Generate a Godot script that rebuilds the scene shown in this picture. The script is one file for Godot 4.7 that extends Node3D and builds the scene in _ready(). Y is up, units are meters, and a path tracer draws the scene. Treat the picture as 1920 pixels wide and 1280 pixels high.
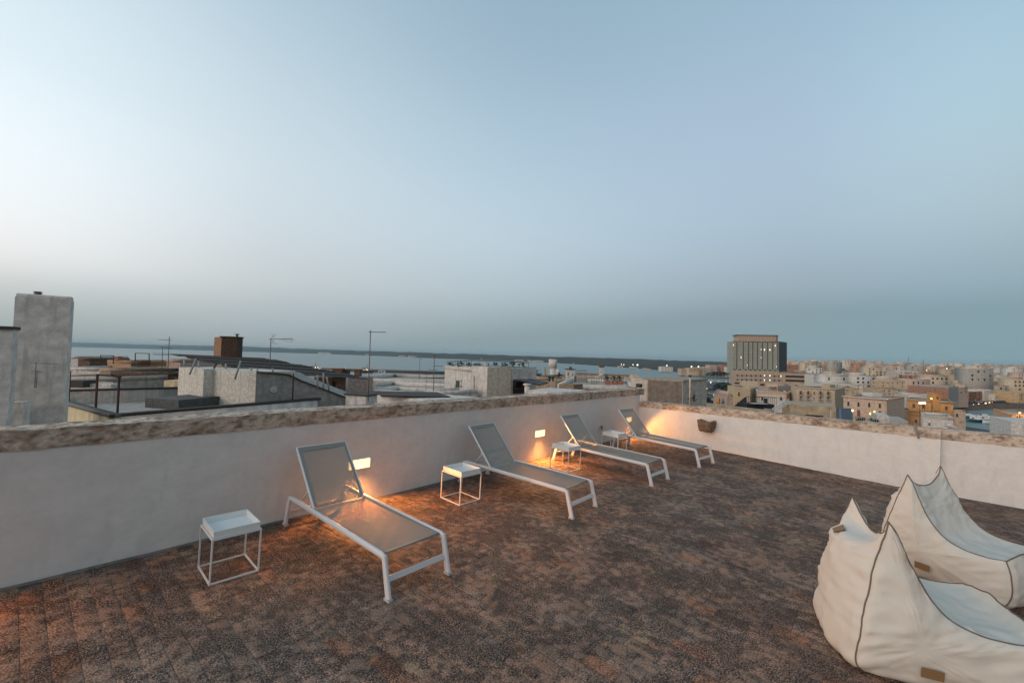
extends Node3D

# A roof terrace with sun loungers above an old harbour town, at dusk.
# FOCAL is the lens in pixels of a 1920 x 1280 picture; at() turns a direction seen there and a distance into a place in the world.
const FOCAL := 817.92
const EYE := Vector3(0, 2.125, 0)
const SEA_Y := -23.0
const TOWN_Y := -21.0

var look: Basis
var slope: Transform3D          # the terrace falls about two degrees towards its drain
var rng := RandomNumberGenerator.new()
var taken := {}
var mats := {}
var shared := {}
var tex := {}

# ------------------------------------------------------------------ helpers
func numbered(called: String) -> String:
	var n: int = taken.get(called, 0)
	taken[called] = n + 1
	return called if n == 0 else "%s_%03d" % [called, n]

func tag(o: Node, label: String, category: String, group := "", kind := ""):
	if label: o.set_meta("label", label)
	if category: o.set_meta("category", category)
	if group: o.set_meta("group", group)
	if kind: o.set_meta("kind", kind)
	return o

func thing(called: String, label: String, category: String, xf := Transform3D(), group := "") -> Node3D:
	var o := Node3D.new()
	o.name = numbered(called)
	add_child(o)
	o.transform = xf
	tag(o, label, category, group)
	return o

func part(called: String, mesh: Mesh, m: Material, parent: Node, xf := Transform3D()) -> MeshInstance3D:
	var o := MeshInstance3D.new()
	if parent == self:
		o.name = numbered(called)
	else:
		var k: int = parent.get_meta("n_" + called, 0) if parent.has_meta("n_" + called) else 0
		o.name = called if k == 0 else "%s_%03d" % [called, k]
		parent.set_meta("n_" + called, k + 1)
	o.mesh = mesh
	o.material_override = m
	o.transform = xf
	o.cast_shadow = GeometryInstance3D.SHADOW_CASTING_SETTING_ON
	parent.add_child(o, true)
	return o

func dup(src: Node3D, label: String, group := "") -> Node3D:
	var c: Node3D = src.duplicate()
	var base := str(src.name)
	if base.length() > 4 and base[base.length() - 4] == "_": base = base.substr(0, base.length() - 4)
	c.name = numbered(base)
	add_child(c)
	c.set_meta("label", label)
	if group: c.set_meta("group", group)
	return c

func at(x: float, y: float, d: float) -> Vector3:
	var r := look * Vector3((x - 960.0) / FOCAL, -(y - 640.0) / FOCAL, -1.0)
	return EYE + r * (d / -r.z)

func ground_at(x: float, y: float, gy: float) -> Vector3:
	var r := look * Vector3((x - 960.0) / FOCAL, -(y - 640.0) / FOCAL, -1.0)
	return EYE + r * ((gy - EYE.y) / r.y)

func horizon(x: float) -> float:
	return 640.0 + FOCAL * tan(0.033) + 0.0235 * (x - 960.0)

func over(x: float, d: float, y: float) -> Vector3:   # the place at world height y seen in column x at distance d
	var p := at(x, horizon(x), d)
	return Vector3(p.x, y, p.z)

func box_mesh(size: Vector3) -> BoxMesh:
	var k := "box%.3f,%.3f,%.3f" % [size.x, size.y, size.z]
	if not shared.has(k):
		var b := BoxMesh.new()
		b.size = size
		shared[k] = b
	return shared[k]

func mv(x: float, y: float, z: float) -> Transform3D:
	return Transform3D(Basis(), Vector3(x, y, z))

func begin() -> SurfaceTool:
	var st := SurfaceTool.new()
	st.begin(Mesh.PRIMITIVE_TRIANGLES)
	return st

func add_box(st: SurfaceTool, size: Vector3, xf: Transform3D):
	st.append_from(box_mesh(size), 0, xf)

func add_bar(st: SurfaceTool, a: Vector3, b: Vector3, w: float, h: float):
	var d := b - a
	var up := Vector3.UP if absf(d.normalized().y) < 0.95 else Vector3.RIGHT
	st.append_from(box_mesh(Vector3(1, 1, 1)), 0, Transform3D(Basis.looking_at(d.normalized(), up).scaled_local(Vector3(w, h, d.length())), (a + b) * 0.5))

func add_rod(st: SurfaceTool, a: Vector3, b: Vector3, r: float, n := 8, r2 := -1.0):
	var c := CylinderMesh.new()
	c.bottom_radius = r
	c.top_radius = r if r2 < 0.0 else r2
	c.height = (b - a).length()
	c.radial_segments = n
	c.rings = 0
	var y := (b - a).normalized()
	var x := y.cross(Vector3(0.31, 0.2, 0.93)).normalized()
	st.append_from(c, 0, Transform3D(Basis(x, y, x.cross(y)), (a + b) * 0.5))

func grid(st: SurfaceTool, f: Callable, nu: int, nv: int, g := 0, flip := false, col := Color(0, 0, 0, 0)):
	# f(u, v) with u to the right and v up as seen from outside
	st.set_smooth_group(g)
	var p := []
	for j in nv + 1:
		for i in nu + 1:
			p.append(f.call(float(i) / nu, float(j) / nv))
	for j in nv:
		for i in nu:
			var a = p[j * (nu + 1) + i]
			var b = p[j * (nu + 1) + i + 1]
			var c = p[(j + 1) * (nu + 1) + i + 1]
			var d = p[(j + 1) * (nu + 1) + i]
			for v in ([a, d, c, a, c, b] if not flip else [a, c, d, a, b, c]):
				st.set_smooth_group(g)
				if col.a > 0.0: st.set_color(col)
				st.add_vertex(v)

func done(st: SurfaceTool) -> ArrayMesh:
	st.generate_normals()
	st.index()
	return st.commit()

func wobble(p: Vector3, n: FastNoiseLite, amp: float) -> Vector3:
	return p + Vector3(n.get_noise_3dv(p), n.get_noise_3dv(p + Vector3(31, 7, 3)), n.get_noise_3dv(p + Vector3(-9, 51, 17))) * amp

# A rough block: eight corners (bottom ring a b c d counted anticlockwise from above starting at the front left, then the top ring), each face a grid displaced by noise.
func rough_block(c: Array, n: FastNoiseLite, amp: float, nl: int, nh: int, nw: int, top_amp := -1.0) -> ArrayMesh:
	var st := begin()
	var lerp4 = func(a: Vector3, b: Vector3, d: Vector3, e: Vector3, u: float, v: float) -> Vector3:
		return wobble(a.lerp(b, u).lerp(d.lerp(e, u), v), n, amp)
	grid(st, func(u, v): return lerp4.call(c[0], c[1], c[4], c[5], u, v), nl, nh, 1)
	grid(st, func(u, v): return lerp4.call(c[1], c[2], c[5], c[6], u, v), nw, nh, 2)
	grid(st, func(u, v): return lerp4.call(c[2], c[3], c[6], c[7], u, v), nl, nh, 3)
	grid(st, func(u, v): return lerp4.call(c[3], c[0], c[7], c[4], u, v), nw, nh, 4)
	grid(st, func(u, v): return lerp4.call(c[4], c[5], c[7], c[6], u, v), nl, nw, 5)
	grid(st, func(u, v): return lerp4.call(c[3], c[2], c[0], c[1], u, v), nl, nw, 6)
	return done(st)

# A tube with a rounded-rectangle section swept along points; r0 and r1 are half width (along side) and half height.
func tube(st: SurfaceTool, pts: Array, side: Vector3, hw: Array, hh: Array, n := 12, e := 0.6):
	var rings := []
	for i in pts.size():
		var t: Vector3 = (pts[mini(i + 1, pts.size() - 1)] - pts[maxi(i - 1, 0)]).normalized()
		var up := side.cross(t).normalized()
		var s := t.cross(up).normalized()
		var ring := []
		for k in n:
			var a := TAU * (k + 0.5) / n
			var cx := signf(cos(a)) * pow(absf(cos(a)), e)
			var cy := signf(sin(a)) * pow(absf(sin(a)), e)
			ring.append(pts[i] + s * cx * hw[mini(i, hw.size() - 1)] + up * cy * hh[mini(i, hh.size() - 1)])
		rings.append(ring)
	st.set_smooth_group(1)
	for i in rings.size() - 1:
		for k in n:
			var a = rings[i][k]
			var b = rings[i][(k + 1) % n]
			var c = rings[i + 1][(k + 1) % n]
			var d = rings[i + 1][k]
			for v in [a, b, c, a, c, d]:
				st.set_smooth_group(1)
				st.add_vertex(v)
	for endi in [0, rings.size() - 1]:
		for k in range(1, n - 1):
			var q = [rings[endi][0], rings[endi][k + 1], rings[endi][k]]
			if endi: q = [rings[endi][0], rings[endi][k], rings[endi][k + 1]]
			for v in q:
				st.set_smooth_group(2 + endi)
				st.add_vertex(v)

# ------------------------------------------------------------------ textures and materials
func noise(sd: int, freq: float, oct := 4, kind := FastNoiseLite.TYPE_SIMPLEX_SMOOTH) -> FastNoiseLite:
	var n := FastNoiseLite.new()
	n.seed = sd
	n.frequency = freq
	n.noise_type = kind
	n.fractal_octaves = oct
	return n

func nbytes(sd: int, freq: float, size: int, oct := 4, kind := FastNoiseLite.TYPE_SIMPLEX_SMOOTH) -> PackedByteArray:
	var im := noise(sd, freq, oct, kind).get_seamless_image(size, size, false, false, 0.12, true)
	im.convert(Image.FORMAT_L8)
	return im.get_data()

func to_tex(size: int, f: Callable) -> ImageTexture:
	var out := PackedByteArray()
	out.resize(size * size * 3)
	for i in size * size:
		var c: Color = f.call(i)
		out[i * 3] = clampi(int(c.r * 255.0), 0, 255)
		out[i * 3 + 1] = clampi(int(c.g * 255.0), 0, 255)
		out[i * 3 + 2] = clampi(int(c.b * 255.0), 0, 255)
	var im := Image.create_from_data(size, size, false, Image.FORMAT_RGB8, out)
	im.generate_mipmaps()
	return ImageTexture.create_from_image(im)

func bump_tex(bytes: PackedByteArray, size: int, k: float) -> ImageTexture:
	var im := Image.create_from_data(size, size, false, Image.FORMAT_L8, bytes)
	im.convert(Image.FORMAT_RGBA8)
	im.bump_map_to_normal_map(k)
	return ImageTexture.create_from_image(im)

func make_textures():
	var s := 1536
	var a := nbytes(11, 0.004, s, 5)
	var b := nbytes(12, 0.022, s, 4)
	var c := nbytes(13, 0.13, s, 3)
	var d := nbytes(14, 0.008, s, 4)
	var e := nbytes(15, 0.33, s, 2)
	# clay floor: warm tile body, black lichen in clouds, pale flecks
	tex.floor = to_tex(s, func(i):
		var big := a[i] / 255.0
		var mid := b[i] / 255.0
		var fine := c[i] / 255.0
		var grain := e[i] / 255.0
		var dark := smoothstep(0.40, 0.60, big * 0.48 + mid * 0.44 + fine * 0.2 - 0.05)
		var col := Color(0.72, 0.685, 0.65).lerp(Color(0.56, 0.545, 0.53), dark * 0.9)
		col = col * (0.50 + 0.55 * fine + 0.45 * grain)
		var black := smoothstep(0.44, 0.60, 1.06 - fine * 0.5 - grain * 0.6) * smoothstep(0.30, 0.60, mid * 0.6 + big * 0.4)
		col = col.lerp(Color(0.17, 0.155, 0.15), black * 0.95)
		var speck := smoothstep(0.54, 0.70, fine * 0.4 + grain * 0.65) * (0.20 + 0.8 * smoothstep(0.3, 0.62, d[i] / 255.0))
		return col.lerp(Color(0.97, 0.965, 0.95), speck * 0.9))
	tex.floor_n = bump_tex(c, s, 2.6)
	s = 512
	a = nbytes(21, 0.012, s, 5)
	b = nbytes(22, 0.05, s, 4)
	c = nbytes(23, 0.25, s, 3)
	d = nbytes(24, 0.022, s, 4)
	# weathered render: rain streaks, patches, grain
	tex.weather = to_tex(s, func(i):
		var x: int = i % s
		var yy: int = i / s
		var streak := d[(yy / 10) % s * s + x] / 255.0
		var v := 0.76 + 0.20 * (a[i] / 255.0) + 0.12 * (b[i] / 255.0 - 0.5)
		v -= 0.15 * smoothstep(0.5, 0.95, streak) * (0.35 + a[i] / 255.0)
		v -= 0.16 * smoothstep(0.58, 0.82, b[i] / 255.0 * 0.7 + c[i] / 255.0 * 0.3)
		v += 0.10 * (c[i] / 255.0 - 0.5)
		return Color(v, v * 0.985, v * 0.965))
	tex.weather_n = bump_tex(b, s, 1.5)
	# parapet coping: brown and black lichen on pale stone with remains of limewash
	tex.stone = to_tex(s, func(i):
		var big := a[i] / 255.0
		var mid := b[i] / 255.0
		var fine := c[i] / 255.0
		var col := Color(0.90, 0.86, 0.81).lerp(Color(0.70, 0.64, 0.585), smoothstep(0.34, 0.66, big * 0.6 + mid * 0.4))
		col = col.lerp(Color(0.50, 0.445, 0.40), 0.8 * smoothstep(0.50, 0.72, mid * 0.55 + fine * 0.25 + big * 0.25))
		col = col.lerp(Color(0.36, 0.325, 0.30), 0.55 * smoothstep(0.60, 0.8, fine * 0.6 + mid * 0.4))
		return col * (0.88 + 0.24 * fine))
	tex.stone_n = bump_tex(b, s, 4.0)
	# limewashed wall: nearly even, trowel clouds, a few grey marks
	tex.lime = to_tex(s, func(i):
		var v := 0.93 + 0.06 * (a[i] / 255.0 - 0.5) + 0.05 * (b[i] / 255.0 - 0.5) + 0.03 * (c[i] / 255.0 - 0.5)
		v -= 0.06 * smoothstep(0.66, 0.86, c[i] / 255.0 * 0.5 + b[i] / 255.0 * 0.5)
		v -= 0.07 * smoothstep(0.55, 0.9, d[((i / s) / 6) % s * s + i % s] / 255.0) * (a[i] / 255.0)
		return Color(v, v * 0.995, v * 0.99))
	tex.lime_n = bump_tex(b, s, 0.9)
	# cotton canvas
	var w := PackedByteArray()
	w.resize(256 * 256)
	for i in 256 * 256:
		var x: int = i % 256
		var yy: int = i / 256
		w[i] = clampi(int(128 + 60 * sin(x * TAU / 4.0) * (1 if (yy / 2) % 2 else -1) + 30 * (b[(yy * 2 % s) * s + x * 2] / 255.0 - 0.5)), 0, 255)
	tex.weave_n = bump_tex(w, 256, 0.7)
	tex.weave = to_tex(256, func(i):
		var v := 0.93 + 0.08 * (b[(i / 256 * 2) * s + (i % 256) * 2] / 255.0 - 0.5) + 0.06 * (w[i] / 255.0 - 0.5)
		return Color(v, v * 0.995, v * 0.985))
	# crumpled cloth
	tex.crumple_n = bump_tex(nbytes(31, 0.02, s, 3), s, 5.0)
	# open mesh of the sling chairs
	tex.sling = to_tex(256, func(i):
		var x: int = i % 256
		var yy: int = i / 256
		var v := 0.82 + 0.13 * sin(x * TAU / 4.0) * sin(yy * TAU / 4.0) + 0.16 * (c[(yy * 2) * s + x * 2] / 255.0 - 0.5)
		return Color(v, v, v * 0.985))
	# sea ripples
	tex.ripple = bump_tex(nbytes(41, 0.018, s, 5), s, 3.0)
	# scrub and fields on the far hills
	var h1 := nbytes(51, 0.02, s, 5)
	tex.scrub = to_tex(s, func(i):
		var v := h1[i] / 255.0
		var col := Color(0.30, 0.36, 0.28).lerp(Color(0.52, 0.50, 0.38), smoothstep(0.5, 0.75, v))
		return col.lerp(Color(0.62, 0.52, 0.42), smoothstep(0.66, 0.78, b[i] / 255.0) * 0.8) * (0.8 + 0.4 * c[i] / 255.0))
	tex.rust = to_tex(s, func(i):
		var v := 0.75 + 0.5 * (b[i] / 255.0 - 0.5)
		return Color(v, v * (0.9 + 0.15 * a[i] / 255.0), v * 0.9))

# col holds linear, real-world values
func mat(k: String, col := Color.WHITE, rough := 0.9, t := "", size := 1.0, nrm := "", nk := 1.0, metal := 0.0) -> StandardMaterial3D:
	if mats.has(k): return mats[k]
	var m := StandardMaterial3D.new()
	m.albedo_color = col.linear_to_srgb()
	m.roughness = rough
	m.metallic = metal
	if t:
		m.albedo_texture = tex[t]
		m.uv1_triplanar = true
		m.uv1_world_triplanar = true
		m.uv1_scale = Vector3.ONE / size
		m.uv1_triplanar_sharpness = 6.0
	if nrm:
		m.normal_enabled = true
		m.normal_texture = tex[nrm]
		m.normal_scale = nk
		m.uv1_triplanar = true
		m.uv1_world_triplanar = true
		m.uv1_scale = Vector3.ONE / size
	mats[k] = m
	return m

func glow(k: String, col: Color, e: float) -> StandardMaterial3D:
	if mats.has(k): return mats[k]
	var m := StandardMaterial3D.new()
	m.albedo_color = Color(0.9, 0.88, 0.84)
	m.emission_enabled = true
	m.emission = col
	m.emission_energy_multiplier = e
	mats[k] = m
	return m

# ------------------------------------------------------------------ sky
func sky_color(az: float, el: float) -> Color:
	# rows: elevation; columns: azimuth from the view direction, right positive. Display values.
	var azs := [-180.0, -130.0, -85.0, -50.0, -30.0, 0.0, 30.0, 50.0, 85.0, 180.0]
	var els := [0.0, 3.0, 8.0, 15.0, 24.0, 40.0, 62.0, 90.0]
	var t := [
		[Vector3(158,150,144), Vector3(214,186,166), Vector3(206,190,178), Vector3(158,166,165), Vector3(153,164,167), Vector3(126,146,151), Vector3(107,131,137), Vector3(105,134,139), Vector3(120,126,126), Vector3(158,150,144)],
		[Vector3(163,157,151), Vector3(226,200,180), Vector3(224,208,194), Vector3(184,190,188), Vector3(172,183,187), Vector3(146,164,169), Vector3(123,145,152), Vector3(121,148,156), Vector3(130,137,137), Vector3(163,157,151)],
		[Vector3(168,164,160), Vector3(240,222,204), Vector3(246,240,230), Vector3(236,238,237), Vector3(200,208,211), Vector3(176,192,200), Vector3(155,173,184), Vector3(152,175,186), Vector3(145,153,156), Vector3(168,164,160)],
		[Vector3(168,168,167), Vector3(240,232,222), Vector3(250,250,248), Vector3(242,250,254), Vector3(209,221,228), Vector3(188,207,219), Vector3(171,192,208), Vector3(174,196,207), Vector3(150,162,168), Vector3(168,168,167)],
		[Vector3(164,171,178), Vector3(222,224,224), Vector3(238,245,249), Vector3(226,241,249), Vector3(203,220,230), Vector3(178,202,218), Vector3(172,194,214), Vector3(173,203,218), Vector3(148,170,184), Vector3(164,171,178)],
		[Vector3(152,176,194), Vector3(188,204,214), Vector3(204,220,230), Vector3(196,216,229), Vector3(174,198,214), Vector3(153,180,199), Vector3(154,183,203), Vector3(152,184,206), Vector3(148,175,194), Vector3(152,176,194)],
		[Vector3(150,178,198), Vector3(166,190,207), Vector3(174,198,213), Vector3(168,193,211), Vector3(160,186,204), Vector3(149,177,197), Vector3(149,177,197), Vector3(148,177,198), Vector3(148,176,196), Vector3(150,178,198)],
		[Vector3(150,178,198), Vector3(150,178,198), Vector3(150,178,198), Vector3(150,178,198), Vector3(150,178,198), Vector3(150,178,198), Vector3(150,178,198), Vector3(150,178,198), Vector3(150,178,198), Vector3(150,178,198)]]
	var e := clampf(el, 0.0, 90.0)
	var j := 0
	while j < els.size() - 2 and e > els[j + 1]: j += 1
	var i := 0
	while i < azs.size() - 2 and az > azs[i + 1]: i += 1
	var u: float = clampf((az - azs[i]) / (azs[i + 1] - azs[i]), 0, 1)
	var v: float = clampf((e - els[j]) / (els[j + 1] - els[j]), 0, 1)
	var n := azs.size() - 1
	var rows := []
	for jj in [maxi(j - 1, 0), j, j + 1, mini(j + 2, els.size() - 1)]:
		var p0: Vector3 = t[jj][i - 1 if i > 0 else n - 1]
		var p3: Vector3 = t[jj][i + 2 if i + 2 <= n else 1]
		rows.append((t[jj][i] as Vector3).cubic_interpolate(t[jj][i + 1], p0, p3, u))
	var c: Vector3 = (rows[1] as Vector3).cubic_interpolate(rows[2], rows[0], rows[3], v)
	if j == 0: c = (rows[1] as Vector3).lerp(rows[2], v)
	c /= 255.0
	var lin := Color(c.x, c.y, c.z).srgb_to_linear() * (1.0 + 0.6 * exp(-pow((wrapf(az + 112.0, -180.0, 180.0)) / 30.0, 2.0)) * exp(-pow((el - 8.0) / 26.0, 2.0)))
	if el < 0.0:
		lin = lin.lerp(Color(0.09, 0.085, 0.08), smoothstep(0.0, 6.0, -el))
	return lin

func make_sky() -> Sky:
	var w := 512
	var h := 256
	var im := Image.create(w, h, false, Image.FORMAT_RGBF)
	for y in h:
		var el := 90.0 - (y + 0.5) / h * 180.0
		for x in w:
			im.set_pixel(x, y, sky_color(wrapf((x + 0.5) / w * 360.0, -180.0, 180.0), el))
	var pm := PanoramaSkyMaterial.new()
	pm.panorama = ImageTexture.create_from_image(im)
	var sky := Sky.new()
	sky.sky_material = pm
	return sky

# ------------------------------------------------------------------ the roof terrace
const WALL_P := Vector3(-3.75, 0, -3.7187)
const WALL_D := Vector3(0.65901, 0, -0.75214)
const WALL_N := Vector3(0.75214, 0, 0.65901)
const CORNER := Vector3(3.631, 0, -12.143)
const STEP_A := Vector3(7.731, 0, -7.795)
var RIGHT_D: Vector3
var RIGHT_N: Vector3

func on(xf: Transform3D) -> Transform3D:    # terrace plane -> world
	return slope * xf

func frame(p: Vector3, d: Vector3) -> Transform3D:   # x along d, y up, z towards the left of the walker's right hand side
	return Transform3D(Basis(d, Vector3.UP, d.cross(Vector3.UP)), p)

func brick_tone(u: float, s: float, n1: FastNoiseLite, n2: FastNoiseLite) -> Color:
	var r := rng.randf()
	var k := n1.get_noise_2d(u, s)
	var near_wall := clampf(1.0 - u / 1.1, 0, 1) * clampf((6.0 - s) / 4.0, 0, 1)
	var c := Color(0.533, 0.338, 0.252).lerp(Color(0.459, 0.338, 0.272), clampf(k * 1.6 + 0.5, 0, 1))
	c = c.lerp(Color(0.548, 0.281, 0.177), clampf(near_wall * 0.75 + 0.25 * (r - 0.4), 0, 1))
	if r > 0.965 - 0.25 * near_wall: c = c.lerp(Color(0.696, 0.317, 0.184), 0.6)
	elif r < 0.05: c = c.lerp(Color(0.296, 0.230, 0.197), 0.6)
	elif r < 0.13: c = c.lerp(Color(0.622, 0.432, 0.292), 0.5)
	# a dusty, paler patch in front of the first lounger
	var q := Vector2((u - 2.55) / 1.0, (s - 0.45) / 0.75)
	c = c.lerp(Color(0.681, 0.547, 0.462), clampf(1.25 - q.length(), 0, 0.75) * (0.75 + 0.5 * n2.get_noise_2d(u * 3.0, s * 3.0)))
	var f := 1.0 + 0.34 * n2.get_noise_2d(u * 1.7, s * 1.7) + 0.22 * n1.get_noise_2d(u + 40.0, s) + rng.randf_range(-0.05, 0.05)
	return Color(c.r * f, c.g * f, c.b * f, 1.0)

func brick_mesh(col: Color, sd: int) -> ArrayMesh:
	var r := RandomNumberGenerator.new()
	r.seed = sd
	var st := begin()
	var hx := 0.1262
	var hz := 0.0632
	var top := []
	var rim := []
	var low := []
	for c in [Vector2(-1, 1), Vector2(1, 1), Vector2(1, -1), Vector2(-1, -1)]:
		var jx := r.randf_range(-0.0022, 0.0015)
		var jz := r.randf_range(-0.0022, 0.0015)
		low.append(Vector3(c.x * (hx + jx), -0.03, c.y * (hz + jz)))
		rim.append(Vector3(c.x * (hx + jx), -0.0022, c.y * (hz + jz)))
		top.append(Vector3(c.x * (hx + jx - 0.004), r.randf_range(-0.0006, 0.0006), c.y * (hz + jz - 0.004)))
	st.set_smooth_group(0)
	var quad = func(a, b, c, d, g):
		for v in [a, c, b, a, d, c]:
			st.set_smooth_group(g)
			st.set_color(col)
			st.add_vertex(v)
	quad.call(top[0], top[1], top[2], top[3], 1)
	for i in 4:
		var j := (i + 1) % 4
		quad.call(rim[i], rim[j], top[j], top[i], 1)
		quad.call(low[i], low[j], rim[j], rim[i], 3 + i)
	return done(st)

func terrace():
	RIGHT_D = (STEP_A - CORNER).normalized()
	RIGHT_N = Vector3(-RIGHT_D.z, 0, RIGHT_D.x)
	var clay := mat("clay", Color.WHITE, 0.88, "floor", 3.9, "floor_n", 1.2)
	clay.vertex_color_use_as_albedo = true
	var n1 := noise(61, 0.5, 3)
	var n2 := noise(62, 0.9, 3)
	# floor: the bed of mortar, and the bricks on it
	var st := begin()
	var pa := WALL_P + WALL_D * -9.0
	var poly := [pa, CORNER, STEP_A, STEP_A - RIGHT_N * 0.1, STEP_A - RIGHT_N * 0.1 + Vector3(4.4, 0, 3.35), pa + WALL_N * 14.5 + WALL_D * 3.0, pa + WALL_N * 14.5]
	var hub := pa + WALL_N * 7.0 + WALL_D * 9.0
	for i in poly.size():
		for v in [hub, poly[i], poly[(i + 1) % poly.size()]]:
			st.set_smooth_group(1)
			st.add_vertex((v as Vector3) + Vector3(0, -0.0045, 0))
	var floor_o := part("terrace_floor", done(st), mat("mortar_bed", Color(0.38, 0.30, 0.26), 0.95, "floor", 2.1), self, slope)
	tag(floor_o, "worn brown clay brick floor of the roof terrace with black lichen", "floor", "", "structure")
	var spots := []
	for i in range(-52, 91):
		for j in range(0, 46):
			var u := 0.135 + j * 0.2545 + (0.127 if i % 2 else 0.0)
			var s := i * 0.1285
			var p := WALL_P + WALL_N * u + WALL_D * s
			if s > 11.1 or (p - CORNER).dot(RIGHT_N) < -0.02 or p.z > 2.5 or p.x > 11.5: continue
			if p.x > 7.6 and (p - STEP_A).dot(RIGHT_N) < 0.14: continue
			var seen: Vector3 = look.inverse() * (slope * p - EYE)
			var size := 0.0
			if seen.z < -0.3:
				var sx := 960.0 - FOCAL * seen.x / seen.z
				var sy := 640.0 + FOCAL * seen.y / seen.z
				if sx > -20 and sx < 1940 and sy < 1300: size = 1.0 / seen.length()
			var hide := (p - Vector3(3.2, 0, -3.3)).length() < 0.62
			if hide: size *= 0.2
			spots.append([size, p, u, s])
	spots.sort_custom(func(x, y): return x[0] > y[0])
	var kinds := []
	var turn := frame(Vector3.ZERO, WALL_N).basis
	for k in 26: kinds.append([])
	var rest := []
	for k in spots.size():
		var sp: Array = spots[k]
		var col := brick_tone(sp[2], sp[3], n1, n2)
		var b := turn * Basis(Vector3.RIGHT, rng.randf_range(-0.012, 0.012)) * Basis(Vector3.UP, rng.randf_range(-0.012, 0.012)) * Basis(Vector3.BACK, rng.randf_range(-0.007, 0.007))
		var xf := Transform3D(b, sp[1] + Vector3(0, rng.randf_range(-0.0022, 0.0018), 0))
		if k < 300:
			var key := "brick%d_%d_%d" % [int(col.r * 60), int(col.g * 80), k % 3]
			if not shared.has(key): shared[key] = brick_mesh(col, k)
			part("brick", shared[key], clay, floor_o, xf)
		else:
			rest.append([xf, col])
	var mm := MultiMesh.new()
	mm.transform_format = MultiMesh.TRANSFORM_3D
	mm.use_colors = true
	mm.mesh = brick_mesh(Color.WHITE, 5)
	mm.instance_count = rest.size()
	for k in rest.size():
		mm.set_instance_transform(k, rest[k][0])
		mm.set_instance_color(k, rest[k][1])
	var mo := MultiMeshInstance3D.new()
	mo.name = "farther_bricks"
	mo.multimesh = mm
	mo.material_override = clay
	mo.set_meta("kind", "stuff")
	floor_o.add_child(mo)

	# parapets
	var lime := mat("limewash", Color(0.80, 0.77, 0.735), 0.92, "lime", 1.9, "lime_n", 0.5)
	var cap := mat("coping", Color(0.72, 0.65, 0.595), 0.95, "stone", 2.3, "stone_n", 1.2)
	var nz := noise(71, 2.2, 4)
	var nf := noise(74, 5.0, 4)
	var a := WALL_P + WALL_D * -9.0
	var wl := thing("parapet_wall", "long low whitewashed parapet with brown weathered coping behind the four loungers", "wall", slope)
	part("plaster", wall_piece(a, CORNER, WALL_N, 0.27, -3.0, -3.0, 1.097, 1.10, nz, 0.004, 60, 8), lime, wl)
	part("coping", wall_piece(a, CORNER + WALL_D * 0.27, WALL_N, 0.28, 1.094, 1.097, 1.257, 1.263, nf, 0.011, 220, 6, 0.008), cap, wl)
	var st2 := begin()
	var fil = func(u, v): return wobble(a.lerp(CORNER, u) + WALL_N * (0.004 + 0.022 * (1.0 - v)) + Vector3(0, 0.001 + 0.016 * v, 0), noise(72, 1.3, 3), 0.012)
	grid(st2, fil, 120, 2, 1)
	part("mortar_fillet", done(st2), mat("fillet", Color(0.22, 0.195, 0.18), 0.95, "weather", 0.9), wl)
	# the third lamp's wall also ends above the lower right-hand wall
	var wr := thing("parapet_wall", "lower whitewashed parapet facing the harbour town with a stone spout on it", "wall", slope)
	part("plaster", wall_piece(CORNER, STEP_A, RIGHT_N, 0.27, -3.0, -3.0, 0.775, 0.985, nz, 0.004, 40, 8), lime, wr)
	part("coping", wall_piece(CORNER + RIGHT_N * 0.0, STEP_A, RIGHT_N, 0.28, 0.772, 0.982, 0.925, 1.158, nf, 0.014, 130, 6, 0.008), cap, wr)
	var b0 := STEP_A - RIGHT_N * 0.11 - RIGHT_D * 0.02
	var dir_b := (Vector3(8.84, 0, -6.951) - Vector3(7.731, 0, -7.795)).normalized()
	var nb := Vector3(-dir_b.z, 0, dir_b.x)
	var b1 := b0 + dir_b * 5.5
	var wb := thing("parapet_wall", "set back stretch of whitewashed parapet behind the rear bean bag", "wall", slope)
	part("plaster", wall_piece(b0, b1, nb, 0.27, -3.0, -3.0, 0.975, 1.12, nz, 0.004, 30, 8), lime, wb)
	part("coping", wall_piece(b0, b1, nb, 0.275, 0.972, 1.117, 1.148, 1.30, nf, 0.012, 90, 6, 0.006), cap, wb)

	# stone spout on the right wall
	var sp := thing("stone_spout", "rough brown hollow stone block sticking out of the right parapet", "stone spout", on(frame(CORNER + RIGHT_D * 1.92 + RIGHT_N * 0.12, RIGHT_D) * mv(0, 0.43, 0)))
	var nn := noise(73, 9.0, 4)
	var prof := [[0.0, 0.0], [0.115, 0.0], [0.15, 0.04], [0.172, 0.12], [0.19, 0.24], [0.18, 0.27], [0.135, 0.265], [0.115, 0.19], [0.08, 0.15], [0.0, 0.14]]
	var st3 := begin()
	grid(st3, func(u, v):
		var q: float = v * (prof.size() - 1)
		var i: int = mini(int(q), prof.size() - 2)
		var rr: float = lerpf(prof[i][0], prof[i + 1][0], q - i)
		var yy: float = lerpf(prof[i][1], prof[i + 1][1], q - i)
		var an: float = TAU * u
		var ca := cos(an)
		var sa := sin(an)
		var k: float = 1.0 / pow(pow(absf(ca), 5.0) + pow(absf(sa), 5.0), 0.2)
		return wobble(Vector3(rr * k * ca, yy, rr * k * sa), nn, 0.028), 40, 27, 1, false)
	part("bowl", done(st3), mat("spout_stone", Color(0.34, 0.25, 0.19), 0.97, "stone", 0.5, "stone_n", 1.6), sp)
	# drain stub through the coping
	var dr := thing("drain_pipe", "short grey pipe stub over the right parapet coping beside the wall step", "pipe", on(frame(CORNER + RIGHT_D * 5.66 + RIGHT_N * 0.012, RIGHT_D)))
	var st4 := begin()
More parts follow.
